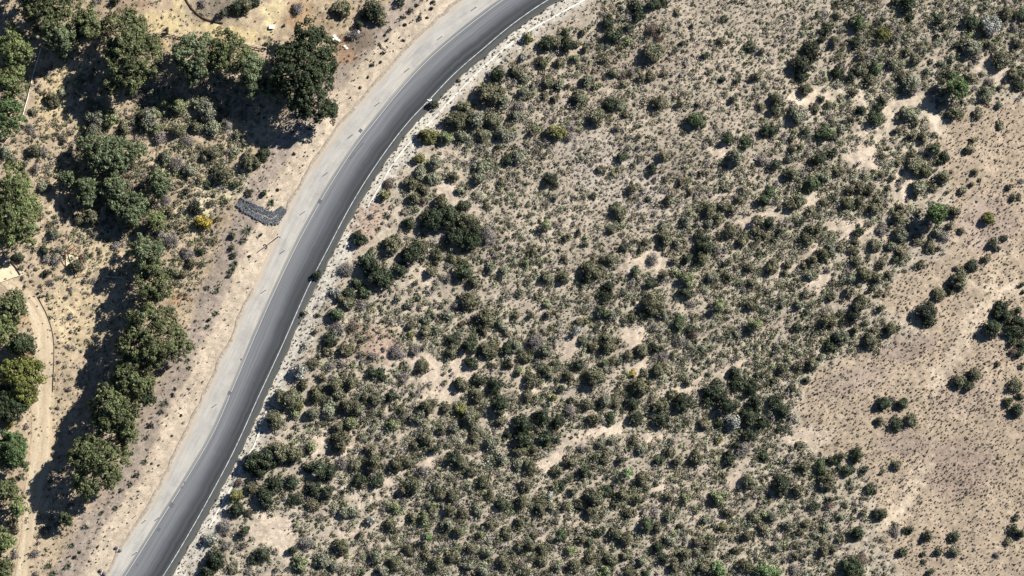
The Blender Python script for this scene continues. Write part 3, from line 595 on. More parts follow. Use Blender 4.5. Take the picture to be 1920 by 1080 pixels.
TREES = [  # x, y, rx, ry (photo px), height m, palette, label
 (88, 8, 54, 44, 11, 'O', 'broad olive tree cut by the top edge above the upper left clearing'),
 (115, 72, 40, 27, 9, 'G', 'grey-green tree below the top edge tree, left of the white pipe end'),
 (166, 46, 26, 32, 9, 'O', 'narrow olive tree between the top edge tree and the sandy clearing'),
 (240, 98, 52, 76, 11, 'O', 'tall long olive tree standing alone left of the wooden rail fence'),
 (364, 108, 40, 44, 10, 'G', 'olive tree with two tufts just below the wooden rail fence'),
 (425, 98, 40, 40, 10, 'O', 'darker olive tree touching the rail fence, in the middle of its row'),
 (473, 135, 24, 46, 9, 'G', 'slim grey-green tree at the right end of the row under the fence'),
 (574, 135, 56, 90, 12, 'D', 'huge dark green oval tree beside the sandy road bank'),
 (508, 165, 20, 20, 7, 'G', 'small grey-green tree poking out of the huge dark tree\'s shadow'),
 (24, 88, 34, 36, 9, 'P', 'light green tree at the left edge above its green neighbours'),
 (18, 150, 30, 30, 9, 'P', 'light green tree at the left edge, in the middle of three'),
 (10, 214, 34, 36, 9, 'B', 'greener tree at the left edge, lowest of three beside the white pipe'),
 (28, 392, 42, 74, 11, 'P', 'large feathery green tree at the left edge above the pale slab'),
 (205, 287, 58, 36, 7, 'G', 'wide grey-green tree in the thicket left of the stone drain'),
 (163, 358, 20, 30, 6, 'G', 'small tree with a black shadow below the wide thicket tree'),
 (130, 335, 20, 15, 5, 'G', 'little rounded tree at the thicket\'s left border'),
 (214, 352, 26, 24, 6, 'G', 'grey-green tree in the middle of the thicket'),
 (300, 342, 20, 28, 6, 'G', 'upright grey-green tree at the right side of the thicket'),
 (245, 388, 32, 32, 6, 'G', 'dusty green tree at the lower middle of the thicket'),
 (298, 416, 18, 17, 5, 'P', 'small pale green tree at the thicket\'s bottom near the yellow bush'),
 (274, 472, 28, 30, 9, 'G', 'green tree right of the rusty frame, upper of a joined pair'),
 (289, 532, 37, 36, 9, 'O', 'green tree right of the rusty frame, lower of a joined pair'),
 (284, 632, 60, 58, 11, 'O', 'very large round olive tree on the bank above the dirt track bend'),
 (251, 706, 38, 42, 10, 'O', 'olive tree directly below the very large round one'),
 (276, 742, 14, 24, 7, 'D', 'narrow deep green tree on the right of the bank row'),
 (212, 772, 46, 44, 11, 'O', 'broad olive tree with a wide shadow over the dirt track'),
 (240, 815, 24, 20, 8, 'O', 'small olive tree tucked beneath the broad shadowing tree'),
 (180, 872, 50, 54, 11, 'O', 'tall olive tree of separate tufts, lowest large tree on the bank'),
 (126, 970, 14, 15, 5, 'D', 'small dark green tree at the bottom end of the bank row'),
 (22, 575, 26, 34, 7, 'O', 'dark olive tree at the left edge beside the track\'s first bend'),
 (6, 615, 26, 32, 7, 'P', 'green tree half out of the left edge beside the dirt track'),
 (40, 648, 32, 20, 6, 'D', 'dark green low tree left of the dirt track, above the yellow-green tree'),
 (40, 712, 42, 46, 8, 'Y', 'yellow-green tree left of the dirt track at its straightest part'),
 (14, 760, 40, 34, 7, 'D', 'dark tree at the left edge under the yellow-green tree'),
 (22, 845, 29, 38, 8, 'B', 'bright green tree at the left edge beside the track'),
 (14, 920, 24, 20, 6, 'O', 'olive tree at the left edge below the bright green tree'),
 (36, 948, 17, 20, 6, 'P', 'small light green tree close to the lower track edge'),
 (8, 1012, 18, 22, 6, 'P', 'pale green tree near the lower left corner'),
 (6, 1066, 22, 18, 5, 'O', 'olive tree in the lower left corner'),
 (1790, 165, 22, 26, 5.2, 'B', 'bright green round tree throwing a solid shadow in the upper right'),
 (1753, 401, 20, 21, 5.2, 'B', 'deep green ball-shaped tree on the edge of the speckled field'),
]

def tree(px, py, rx, ry, h, t, label):
    t = 't' + t
    r = np.random.default_rng(int(px * 7 + py * 13) & 0xffff)
    x, y, z = place(px, py)
    RX, RY = rx * S * 1.16, ry * S * 1.16; h = h * 1.15
    kc = 1 - (z + h * .75) / CAMH if h > 6 else 1
    root = link('tree', None, (float(x) * kc, float(y) * kc, float(z)), label=label, cat='tree', group='trees')
    A = RX * RY * math.pi
    # lobes over a dome, at several levels
    ls = 1.0 if t != 'tP' else .9
    L = int(max(10, A / (ls * ls * 3.0) * 1.7))
    q = np.sqrt(r.random(L)); a = r.random(L) * 2 * math.pi
    lr = ls * (.75 + .75 * r.random(L)); lr = np.minimum(lr, .45 * min(RX, RY))
    k = np.clip(1 - lr / min(RX, RY) * .85, .2, 1)
    wob = 1 + .16 * np.sin(3 * a + r.random() * 6) + .1 * np.sin(5 * a + r.random() * 6)
    dome = np.sqrt(np.clip(1 - q * q, 0, 1))
    lx = q * np.cos(a) * RX * k * wob; ly = q * np.sin(a) * RY * k * wob
    lz = h * (.42 + .5 * dome) - lr * .7 + (r.random(L) - .65) * h * .16
    lz = np.maximum(lz, .8)
    tone = .58 + .5 * r.random(L)
    leaf = .21
    parts = []
    # sub-lobes
    M = 5
    li = np.repeat(np.arange(L), M); d = sphere_dirs(L * M, r, -.1)
    sx = np.stack([lx[li], ly[li], lz[li]], 1) + d * lr[li][:, None] * .75
    sr = lr[li] * (.38 + .22 * r.random(L * M)); st = tone[li] * (.82 + .36 * r.random(L * M))
    cnt = np.maximum((sr ** 2 * 5.5 / (leaf * leaf) * 1.0).astype(int), 8)
    idx = np.repeat(np.arange(L * M), cnt); n = len(idx)
    dd = sphere_dirs(n, r, -.4)
    P = sx[idx] + dd * (sr[idx] * (.7 + .4 * r.random(n)))[:, None]
    N = norm(dd + .48 * r.normal(size=(n, 3)))
    V, F = quads(P, N, leaf * (.8 + .5 * r.random(n)), r)
    parts.append((V, F, np.repeat(leafcol(t, n, r) * st[idx][:, None], 4, 0)))
    # sparse inner leaves
    n = int(A * 7)
    q = np.sqrt(r.random(n)) * .8; a = r.random(n) * 2 * math.pi
    P = np.stack([q * np.cos(a) * RX, q * np.sin(a) * RY, h * (.25 + .4 * r.random(n))], 1)
    V, F = quads(P, norm(r.normal(size=(n, 3)) + np.array([0, 0, .6])), .26, r)
    parts.append((V, F, np.repeat(leafcol(t, n, r, .9), 4, 0)))
    V, F, C = join(parts)
    link('crown', mesh('crown', V, F, LEAF, col=C), parent=root)
    g = Geo(); tr0 = .12 + .028 * h
    g.tube([(0, 0, -.3), (.1, -.05, h * .2), (.05, .1, h * .42), (0, 0, h * .7)], [tr0 * 1.3, tr0, tr0 * .8, tr0 * .3], 8)
    for i in range(6):
        an = i * 1.05 + r.random() * .6; f = .5 + .25 * r.random()
        g.tube([(0.05, .05, h * (.25 + .05 * i)), (math.cos(an) * RX * f * .5, math.sin(an) * RY * f * .5, h * (.42 + .04 * i)), (math.cos(an) * RX * f, math.sin(an) * RY * f, h * (.56 + .03 * i))], [tr0 * .6, tr0 * .4, tr0 * .12], 5)
    g.build('trunk', BARK, root)
for a in TREES: tree(*a)

KINDN = {'D': ('scrub_oak', 'dark green', 'scrub oak'), 'O': ('chaparral_shrub', 'olive', 'shrub'), 'o': ('low_shrub', 'olive', 'low shrub'), 'G': ('sagebrush', 'grey-green', 'sagebrush'), 'B': ('green_bush', 'bright green', 'bush'), 'Y': ('green_bush', 'yellow-green', 'bush'),
         'P': ('green_bush', 'pale green', 'bush'), 'L': ('green_bush', 'light green', 'bush'), 'W': ('silver_bush', 'silvery white', 'bush'), 'K': ('dark_shrub', 'blackish', 'shrub'), 'T': ('bare_shrub', 'leafless grey', 'bare shrub'), 'F': ('flowering_bush', 'yellow', 'flowering bush'), 'R': ('bare_shrub', 'reddish-brown', 'bare shrub')}
GROUPN = {'low_shrub': 'low olive shrubs', 'scrub_oak': 'dark scrub oaks', 'chaparral_shrub': 'olive chaparral shrubs', 'sagebrush': 'grey-green sagebrush', 'green_bush': 'fresh green bushes', 'silver_bush': 'silvery bushes', 'dark_shrub': 'small dark shrubs', 'bare_shrub': 'leafless shrubs', 'flowering_bush': 'yellow flowering bushes'}
TALL = {(1690, 100): 2.0, (868, 305): 2.3, (1550, 1050): 1.4, (1890, 1040): 1.4, (250, 605): 1.8, (1290, 785): 1.7, (935, 960): 1.3, (1820, 270): 1.7, (1555, 130): 1.7, (485, 320): 1.6, (420, 100): 1.5, (340, 985): 1.5, (640, 1020): 1.3, (1812, 942): 1.5, (685, 145): 1.7, (1450, 415): 1.4, (1060, 390): 1.3}
LAND = [(1790, 165, 'the tree with the solid shadow'), (1753, 401, 'the ball-shaped green tree'), (1177, 886, 'the lone pale ball bush'), (1857, 49, 'the big ashen bush up right'), (1081, 620, 'the silver bush mid-scrub'),
        (1680, 775, 'the shrub ring in the field'), (675, 449, 'the round bush on the verge'), (802, 254, 'the yellowish bush by the bend'), (870, 507, 'the brightest bush near mid-road'), (630, 590, 'the vivid bush beside the verge'),
        (565, 695, 'the big silver verge bush'), (802, 1006, 'the small green ball bush'), (575, 1017, 'the grey twigs at lower left'), (1371, 790, 'the white twigs in the thicket'), (1193, 510, 'the bush on the oval bare patch'),
        (1306, 226, 'the green bush on the tufted slope'), (1288, 524, 'the tall pale mid-slope bush'), (1382, 295, 'the bush with a teardrop shadow'), (1022, 421, 'the pale bush among tufts'), (1611, 306, 'the white stump-like bush'),
        (1737, 585, 'the black clump by the field'), (1808, 715, 'the shrub pair in the field'), (1870, 612, 'the dark clump at the right edge'), (1600, 1065, 'the large bush at the bottom edge'), (1607, 41, 'the green bush near the top'),
        (812, 412, 'the dark thicket near mid-road'), (1012, 795, 'the dark thicket below centre'), (1413, 236, 'the white bush on the slope'), (981, 107, 'the white bush near the road'), (916, 861, 'the white bush at lower middle'),
        (692, 975, 'the silver bush at the bottom'), (510, 870, 'the dark thicket by the lower road'), (1186, 700, 'the small yellow bush'), (510, 988, 'the bare sand at lower left'), (835, 735, 'the large bare patch'), (1080, 830, 'the long bare strip'),
        (1595, 425, 'the bare patch up right'), (1555, 947, 'the rust-brown dead bush'), (1605, 852, 'the dark bush ending the row'), (380, 420, 'the yellow bush on sand'), (490, 400, 'the stone drain'), (132, 470, 'the rusty frame'),
        (509, 51, 'the white box'), (505, 456, 'the utility pole'), (1031, 930, 'the whitish twigs low down'), (1432, 1070, 'the right bottom-edge green bush'), (1347, 1072, 'the left bottom-edge green bush'), (1245, 60, 'the tuft-covered top slope'),
        (665, 65, 'the bare bush on the bank'), (717, 88, 'the fallen branch'), (807, 190, 'the white litter'), (315, 62, 'the wooden rail fence'), (60, 160, 'the white pipe'), (85, 690, 'the dirt track bend'), (205, 1050, 'the boulder pairs'), (283, 632, 'the very large round tree'),
        (205, 287, 'the wide thicket tree'), (1730, 960, 'the pale field trail'), (1500, 112, 'the black thicket up right')]
ORD = ['nearest', 'second', 'third', 'fourth', 'fifth', 'sixth', 'seventh', 'eighth', 'ninth', 'tenth', 'eleventh', 'twelfth', 'thirteenth']
DIRN = ['right of', 'up right of', 'above', 'up left of', 'left of', 'down left of', 'below', 'down right of']

shrubs = []
for (ox, oy), txt in TILES.items():
    for it in txt.split():
        a, b, c, t = it.split(',')
        if float(c) <= 0: continue
        shrubs.append((ox + float(a) / 4, oy + float(b) / 4, float(c) / 4, t, TALL.get((int(a), int(b)), 1.0)))
seen = []
for s in shrubs:      # tiles overlap a little: keep one of two that coincide
    if all((s[0] - q[0]) ** 2 + (s[1] - q[1]) ** 2 > (.45 * min(s[2], q[2])) ** 2 + 9 for q in seen): seen.append(s)
shrubs = [(x, y, r0, 'o' if t == 'O' and r0 < 12.2 else t, k) for x, y, r0, t, k in seen]
# labels: look + place relative to the nearest landmark
used = {}
lab = []
for i, (x, y, r0, t, tall) in enumerate(shrubs):
    ds = [((x - lx) ** 2 + (y - ly) ** 2, k) for k, (lx, ly, nm) in enumerate(LAND)]
    d, k = min(ds)
    lx, ly, nm = LAND[k]
    if d < 36:
        lab.append((i, 'self', k, 0, t)); continue
    o = int(round(math.degrees(math.atan2(ly - y, x - lx)) / 45)) % 8
    lab.append((i, o, k, d, t))
    used.setdefault((k, o, t), []).append((d, i))
labels = {}
for (k, o, t), L in used.items():
    L.sort()
    for j, (d, i) in enumerate(L):
        n, colr, nm = KINDN[t]
        size = 'big' if shrubs[i][2] > 17 else ('small' if shrubs[i][2] < 8.5 else 'mid-sized')
        labels[i] = ('%s %s %s %s%s %s' % (size, colr, nm, (ORD[j] + ' ') if len(L) > 1 else '', DIRN[o], LAND[k][2]))
for (i, o, k, d, t) in lab:
    if o == 'self':
        labels[i] = LAND[k][2][4:] + (', a %s %s' % (KINDN[t][1], KINDN[t][2])).replace('a olive', 'an olive')
for i, (x, y, r0, t, tall) in enumerate(shrubs):
    r = np.random.default_rng(1000 + i)
    X, Y, Z = place(x, y)
    R = max(r0 * S * 1.08, .25)
    el = 1 + .35 * (r.random() - .5); rx, ry = R * el, R / el
    h = R * (.95 + .35 * r.random()) * tall
    h = min(h, 3.6)
    nm, colr, cat = KINDN[t]
    if t in 'TR':
        parts = [sticks(R, h * .9, int(16 + R * 18), r, t)]
        parts.append(bush_leaves(rx, ry, h * .75, t, r, .11, .5))
        mt = TWIG
    elif t == 'W':
        parts = [bush_leaves(rx, ry, h, t, r, .2, .75), sticks(R * .9, h, int(8 + R * 8), r, 'T')]; mt = LEAF
    elif t == 'F':
        parts = [bush_leaves(rx * 1.15, ry * 1.15, h * 1.1, 'F', r, .19, 1.1), bush_leaves(rx, ry, h * .8, 'O', r, .18, .4)]; mt = LEAF
    else:
        tone = .85 + .3 * r.random()
        parts = [bush_leaves(rx, ry, h, t, r, .17 if R < 2.2 else .2, 1.0, tone)]
        if t in 'OoG' and r.random() < .5: parts.append(bush_leaves(rx * .95, ry * .95, h * .95, 'T' if t == 'G' else 'G', r, .14, .28))
        parts.append(sticks(R * .85, h * .75, 12, r, 'T', .03)); mt = LEAF
    V, F, C = join(parts)
    o = link(nm, mesh(nm, V, F, mt, col=C), (float(X), float(Y), float(Z) - .05), label=labels[i], cat=cat, group=GROUPN[nm])
    o.rotation_euler.z = 0


# ------------------------------------------------------------------ spiky plants on the bank
SPK = [(465, 432, 15), (440, 495, 12), (457, 450, 10), (435, 507, 10), (508, 380, 11), (92, 1060, 10), (127, 1062, 10), (100, 1075, 10), (160, 987, 8), (135, 1022, 8), (217, 952, 7), (310, 755, 10), (302, 772, 8), (352, 675, 7), (405, 587, 8), (389, 612, 7), (355, 690, 6), (407, 545, 9), (422, 377, 8), (271, 865, 8), (245, 907, 7), (390, 540, 7), (190, 962, 6), (275, 820, 6)]
for i, (x, y, r0) in enumerate(SPK):
    r = np.random.default_rng(500 + i); X, Y, Z = place(x, y)
    V, F, C = spikes(r0 * S, 46, r)
    link('spiky_plant', mesh('spiky_plant', V, F, LEAF, col=C), (float(X), float(Y), float(Z)), cat='plant', group='spiky plants on the road bank',
         label='dark spiky rosette plant on the sandy bank, %s along it from the top' % (['first', 'second', 'third', 'fourth', 'fifth', 'sixth', 'seventh', 'eighth', 'ninth', 'tenth', 'eleventh', 'twelfth', 'thirteenth', 'fourteenth', 'fifteenth', 'sixteenth', 'seventeenth', 'eighteenth', 'nineteenth', 'twentieth', 'twenty-first', 'twenty-second', 'twenty-third', 'twenty-fourth'][sorted(range(len(SPK)), key=lambda k: SPK[k][1]).index(i)]))

# ------------------------------------------------------------------ uncounted low scrub, tufts and specks
MID = ["1100000036212678", "2454100666236754", "3787202643246642", "3566206622567642", "1123135555677600", "1100165677767300", "1100376677775000", "2211487798875200", "2213468898886321"]
TUF = ["2221020026999876", "4453310258998644", "5466420589987534", "3455402599986544", "3344314588887544", "3334226787888653", "2234165677764543", "2233356777875554", "2343447878886444"]
def dens(G, px, py):
    g = np.array([[int(c) for c in row] for row in G], float)
    fx = np.clip(px / 120 - .5, 0, 14.999); fy = np.clip(py / 120 - .5, 0, 7.999)
    i = fx.astype(int); j = fy.astype(int); u = fx - i; v = fy - j
    return (g[j, i] * (1 - u) + g[j, i + 1] * u) * (1 - v) + (g[j + 1, i] * (1 - u) + g[j + 1, i + 1] * u) * v
def scatter(step, prob):
    gx, gy = np.meshgrid(np.arange(-30, 1950, step), np.arange(-30, 1110, step))
    px = gx.ravel() + rng.random(gx.size) * step; py = gy.ravel() + rng.random(gx.size) * step
    X, Y = pw(px, py)
    dl = -sdist(X, Y, CK); dr = sdist(X, Y, CP)
    keep = rng.random(px.size) < prob(px, py, dl, dr)
    return px[keep], py[keep]
def bare_mask(px, py):
    m = np.ones(px.shape)
    wx = px + (fbm(px / 14, py / 14, 31, 3) - .5) * 34; wy = py + (fbm(px / 14, py / 14, 57, 3) - .5) * 34
    for b in BARE: m = np.minimum(m, sstep(.7, 1.1, inell(wx, wy, *b)))
    d = np.abs(sdist(*pw(wx, wy), tr[::4, :2])); m = m * sstep(2.4, 3.2, d)
    for t in TRAILS: m = m * sstep(.6, 1.6, np.abs(sdist((wx - 960) * S, (540 - wy) * S, W(t))))
    return m
def streak(px, py, lo, hi):
    a = math.radians(-27); u = px * math.cos(a) + py * math.sin(a); v = -px * math.sin(a) + py * math.cos(a)
    u = u + 30 * fbm(px / 50, py / 50, 82, 2); v = v + 26 * fbm(px / 60, py / 60, 83, 2)
    return sstep(lo, hi, fbm(u / 70, v / 15, 81, 3))
def cloud(px, py, rad, hfac, kinds, kp, nq, leaf, name, **kw):
    X, Y, Z = place(px, py)
    n = len(px)
    base = np.stack([X, Y, Z - .03], 1)
    idx = np.repeat(np.arange(n), nq); m = len(idx)
    LB = 3
    lo = sphere_dirs(n * LB, rng, 0).reshape(n, LB, 3) * rad[:, None, None] * .55
    lo[..., 2] *= hfac * .8
    w = rng.integers(0, LB, m)
    d = sphere_dirs(m, rng, -.2)
    rr = rad[idx] * .55
    P = base[idx] + lo[idx, w] + d * (rr * (.65 + .45 * rng.random(m)))[:, None] * np.array([1, 1, hfac])
    P[:, 2] = np.maximum(P[:, 2], base[idx, 2] + .03)
    N = norm(d + .48 * rng.normal(size=(m, 3)))
    V, F = quads(P, N, leaf(rad)[idx] * (.75 + .5 * rng.random(m)), rng)
    ch = rng.choice(len(kinds), n, p=kp)
    if 'S' in kinds and kw.get('kind'):
        w8 = .42 * (1 - sstep(.6, 1.15, inell(px, py, 1210, 210, 330, 250, 35)))
        dry = rng.random(n) < w8
        ch = np.where(dry, np.where(rng.random(n) < .6, kinds.index('S'), kinds.index('T')), ch)
    tone = .7 + .6 * rng.random(n)
    C = np.zeros((m, 3))
    for k, t in enumerate(kinds):
        s = ch[idx] == k
        C[s] = leafcol(t, int(s.sum()), rng)
    C *= tone[idx][:, None]
    link(name, mesh(name, V, F, LEAF, col=np.repeat(C, 4, 0)), **kw)
infield = lambda px, py: inpoly(px + (vnoise(px / 12, py / 12, 2) - .5) * 30, py + (vnoise(px / 12, py / 12, 3) - .5) * 30, FIELD)
sh = np.array([(a, b, c) for a, b, c, d, e in shrubs] + [(a[0], a[1], min(a[2], a[3])) for a in TREES])
def clear_of(px, py, f):
    keep = np.ones(len(px), bool)
    for x, y, r0 in sh: keep &= (px - x) ** 2 + (py - y) ** 2 > (r0 * f) ** 2
    return px[keep], py[keep]
# middle-sized scrub
px, py = scatter(9.6, lambda px, py, dl, dr: dens(MID, px, py) / 5.6 * np.where(dl > 0, sstep(11, 15, dl), sstep(4.5, 7, dr)) * bare_mask(px, py) * (.15 + .85 * streak(px, py, .34, .46)) * ~infield(px, py))
px, py = clear_of(px, py, .8)
rad = (3.4 + (3.2 + .75 * dens(MID, px, py)) * rng.random(len(px)) ** 1.5) * S
cloud(px, py, rad, 1.05, 'OGDTPS', [.27, .34, .10, .13, .08, .08], (rad * 62).astype(int) + 14, lambda r: .15 + 0 * r, 'low_scrub', kind='stuff', label='low olive and grey scrub filling the gaps between the shrubs')
# small tufts
px, py = scatter(6.6, lambda px, py, dl, dr: dens(TUF, px, py) / 7.2 * np.where(dl > 0, .12 * sstep(4, 7, dl) + .88 * sstep(10, 15, dl), .12 + .88 * sstep(2.2, 5.5, dr)) * ((dl > 0) | (dr > .3)) * (.12 + .88 * bare_mask(px, py)) * np.where(infield(px, py), .0, 1) * (.75 + .25 * streak(px, py, .30, .44)))
px, py = clear_of(px, py, .72)
rad = (1.5 + 3.4 * rng.random(len(px)) ** 1.4 * (.5 + fbm(px / 25, py / 25, 64, 2))) * S
cloud(px, py, rad, 1.3, 'OGTS', [.26, .28, .16, .30], (rad * 22).astype(int) + 9, lambda r: .11 + .05 * r, 'dry_tufts', kind='stuff', label='small round tufts dotted over the pale slope')
# specks in the open field, on the bank and on the verge
px, py = scatter(6.0, lambda px, py, dl, dr: np.where(infield(px, py), -.2 + 2.0 * fbm(px / 20, py / 20, 44, 4), 0) * (.3 + .7 * bare_mask(px, py)) + np.where((dl > 3) & (dl < 14), .26, 0) + np.where((dl > .8) & (dl <= 3), .05, 0) + np.where((dr > .25) & (dr < 5.5), .55, 0) + np.where((dr > -.1) & (dr < .8), .9, 0) + np.where(dl >= 14, .12, 0))
px, py = clear_of(px, py, .9)
rad = (.85 + 2.0 * rng.random(len(px)) ** 2) * S
cloud(px, py, rad, 1.7, 'OTRK', [.28, .26, .18, .28], np.full(len(px), 13), lambda r: .07 + .25 * r, 'dry_grass', kind='stuff', label='fine dark grass tussocks speckling the sandy ground')

# ------------------------------------------------------------------ stone-lined drain
def drain():
    A = [(447, 378), (470, 392), (497, 405), (508, 410), (520, 404), (533, 391)]
    c = spline(W(A), 60)
    hw = np.interp(np.linspace(0, 1, 60), [0, .2, .6, .75, 1], [9, 11.5, 12.5, 12, 6]) * S
    m = plain('drain_gravel', (150, 146, 138), scale=2.0)
    strip('drain_bed', offset(c, -hw * .8), offset(c, hw * .8), .07, m, 9, zf=lambda x, y: height(x, y), kind='structure', label='pale gravel bed of the stone drain')
    V = []; F = []; C = []
    r = np.random.default_rng(3)
    base = [(-1, -1, -1), (1, -1, -1), (1, 1, -1), (-1, 1, -1), (-1, -1, 1), (1, -1, 1), (1, 1, 1), (-1, 1, 1)]
    q = [(3, 2, 1, 0), (4, 5, 6, 7), (0, 1, 5, 4), (1, 2, 6, 5), (2, 3, 7, 6), (3, 0, 4, 7)]
    for i in range(3600):
        s = r.random() * 59; k = int(s); f = s - k
        p = c[k] * (1 - f) + c[min(k + 1, 59)] * f; w = hw[k]
        tg = norm(c[min(k + 1, 59)] - c[max(k - 1, 0)]); nn = np.array([tg[1], -tg[0]])
        u = float(np.clip(r.normal() * .5, -1.15, 1.15)) if i % 3 == 0 else r.random() * 2 - 1
        if abs(u - .0) < .13 and s > 14 and r.random() < .93: continue
        p = p + nn * u * w
        z = float(height(np.array(p[0]), np.array(p[1]))) + .06 + (.22 * abs(u) ** 2 if abs(u) < 1 else 0)
        sz = .05 + .15 * r.random() ** 2; M = Matrix.Rotation(r.random() * 6, 3, 'Z') @ Matrix.Rotation(r.random() * 1.0, 3, 'X')
        b0 = len(V); g = lin((98, 101, 104)) * (.45 + 1.0 * r.random())
        for v in base:
            vv = M @ Vector([v[j] * sz * (.6 + .4 * r.random()) * (.7 if j == 2 else 1) for j in range(3)])
            V.append((p[0] + vv.x, p[1] + vv.y, z + vv.z)); C.append(g)
        F += [tuple(b0 + j for j in t) for t in q]
    link('drain_stones', mesh('drain_stones', V, F, STONE, col=np.array(C)), kind='stuff', label='grey stones lining the bent drain beside the road')
drain()

# ------------------------------------------------------------------ roadside posts
WHITE = plain('white_paint', (226, 226, 220), rough=.5, var=.06); REFL = plain('amber_reflector', (200, 120, 40), rough=.3, var=.1); DARKM = plain('dark_rubber', (60, 58, 56), var=.2)
POSTS = [(893, 13), (829, 68), (768, 128), (712, 192), (662, 252), (615, 323), (572, 396), (534, 469), (499, 543), (407, 757), (300, 969), (275, 974), (258, 1034), (257, 965)]
onm = ['first', 'second', 'third', 'fourth', 'fifth', 'sixth', 'seventh', 'eighth', 'ninth', 'tenth', 'eleventh', 'twelfth', 'thirteenth', 'fourteenth']
order = sorted(range(len(POSTS)), key=lambda k: POSTS[k][1])
pm = None
for j, k in enumerate(order):
    x, y = pw(*POSTS[k]); z = float(height(x, y))
    root = link('marker_post', None, (float(x), float(y), z), label='white marker post on the left roadside, %s counted from the top' % onm[j], cat='marker post', group='marker posts along the road shoulder')
    if pm is None:
        g = Geo().box((0, 0, .53), (.13, .08, 1.08)).box((0, 0, 1.09), (.15, .1, .05)); a = g.build('post', WHITE, root)
        g = Geo().box((0, -.036, .86), (.09, .012, .16)); b = g.build('reflector', REFL, root)
        g = Geo().tube([(0, 0, -.02), (0, 0, .05), (0, 0, .06)], [.14, .13, .1], 10); c = g.build('base', DARKM, root)
        pm = (a, b, c)
    else:
        for p in pm:
            q = p.copy(); COL.objects.link(q); q.parent = root
    root.rotation_euler.z = math.radians(-35 + 6 * (j % 3))

# utility pole with cross arm
x, y, z = place(523, 443)
root = link('utility_pole', None, (float(x), float(y), float(z)), label='short grey utility pole with a crossarm beside the pale road shoulder', cat='utility pole')
Geo().tube([(0, 0, -.2), (0, 0, 2.3), (0, 0, 4.6)], [.13, .12, .1], 10).build('pole', plain('grey_wood', (150, 140, 128), scale=3), root)
arm = Geo().box((0, .12, 2.75), (1.0, .1, .12)).build('crossarm', WOODM, root); arm.rotation_euler.z = math.radians(-50)
for sx in (-.45, .45):
    b = Geo().tube([(sx, .12, 2.81), (sx, .12, 2.95), (sx, .12, 3.12), (sx, .12, 3.2)], [.1, .17, .17, .06], 10).build('insulator', DARKM, root); b.rotation_euler.z = math.radians(-50)

# rocks, litter, box, branch
def rock(px, py, sx, sy, sz, srgb, name, label, cat, group=None, seed=0):
    r = np.random.default_rng(seed); X, Y, Z = place(px, py)
    me = bpy.data.meshes.new(name)
    import bmesh
    bm = bmesh.new(); bmesh.ops.create_icosphere(bm, subdivisions=3, radius=1)
    for v in bm.verts:
        c = v.co.copy(); k = .75 + .5 * float(fbm(np.array(c.x * 1.7 + seed * 3 + c.z), np.array(c.y * 1.7 + c.z), seed, 3))
        v.co = Vector((c.x * k * sx, c.y * k * sy, max(c.z * k * sz, -.25 * sz) + sz * .2))
    bm.to_mesh(me); bm.free()
    me.materials.append(plain(name + '_surface', srgb, scale=2.5, bump=.4))
    return link(name, me, (float(X), float(Y), float(Z)), label=label, cat=cat, group=group)
rock(218.5, 1027, .5, .45, .5, (104, 98, 94), 'boulder', 'dark boulder left of the upper white stub on the shoulder edge', 'boulder', 'boulders on the lower shoulder edge', 1)
rock(225, 1032, .5, .42, .45, (104, 98, 94), 'boulder', 'dark boulder right of the upper white stub on the shoulder edge', 'boulder', 'boulders on the lower shoulder edge', 2)
rock(188.5, 1070, .48, .5, .45, (104, 98, 94), 'boulder', 'dark boulder left of the lower white stub on the shoulder edge', 'boulder', 'boulders on the lower shoulder edge', 3)
rock(195.5, 1075, .52, .46, .5, (104, 98, 94), 'boulder', 'dark boulder right of the lower white stub on the shoulder edge', 'boulder', 'boulders on the lower shoulder edge', 4)
for (a, b, c, d, nm) in [(223, 1026, 219.5, 1034, 'upper'), (193, 1068, 190, 1077, 'lower')]:
    p, q = place(a, b), place(c, d)
    Geo().tube([(float(p[0]), float(p[1]), float(p[2]) + .5), (float(q[0]), float(q[1]), float(q[2]) + .35)], .065, 8).build('white_pipe_stub', WHITE, label='short white pipe between the %s pair of dark boulders' % nm, cat='pipe', group='white pipe stubs')
for i, (a, b, s) in enumerate([(627, 68, .45), (630, 73, .5), (635, 76, .4), (625, 74, .35), (646, 87, .4), (650, 91, .35)]):
    rock(a, b, s, s * .8, s * .5, (236, 226, 206), 'pale_rock', ['topmost pale rock', 'largest pale rock', 'right pale rock', 'left pale rock', 'upper of two pale rocks', 'lower of two pale rocks'][i] + [' in the cluster right of the huge dark tree'] [0] if i < 4 else ['', '', '', '', 'upper pale rock of two below the cluster near the huge dark tree', 'lower pale rock of two below the cluster near the huge dark tree'][i], 'rock', 'pale rocks beside the huge dark tree', 20 + i)
def litter():
    r = np.random.default_rng(9); X, Y, Z = place(807, 190)
    n = 9; V = []; F = []
    for i in range(n):
        for j in range(n):
            u, v = i / (n - 1) - .5, j / (n - 1) - .5
            k = 1 + .5 * math.cos(5 * math.atan2(v, u))
            V.append((u * 1.0 * k, v * .75 * k, .06 + .32 * r.random() * (1 - 3 * (u * u + v * v)) if u * u + v * v < .33 else .03 + .04 * r.random()))
    for i in range(n - 1):
        for j in range(n - 1):
            q = i * n + j; F.append((q, q + n, q + n + 1, q + 1))
    link('plastic_litter', mesh('plastic_litter', V, F, WHITE), (float(X), float(Y), float(Z) + .02), label='crumpled white plastic lying beside the right edge line', cat='litter')
litter()
x, y, z = place(509.5, 51)
rb = link('white_box', None, (float(x), float(y), float(z)), label='small white box on the yellow dirt above the huge dark tree', cat='box')
Geo().box((0, 0, .3), (1.2, .68, .6)).build('body', WHITE, rb); Geo().box((0, 0, .635), (1.28, .76, .06)).build('lid', WHITE, rb)
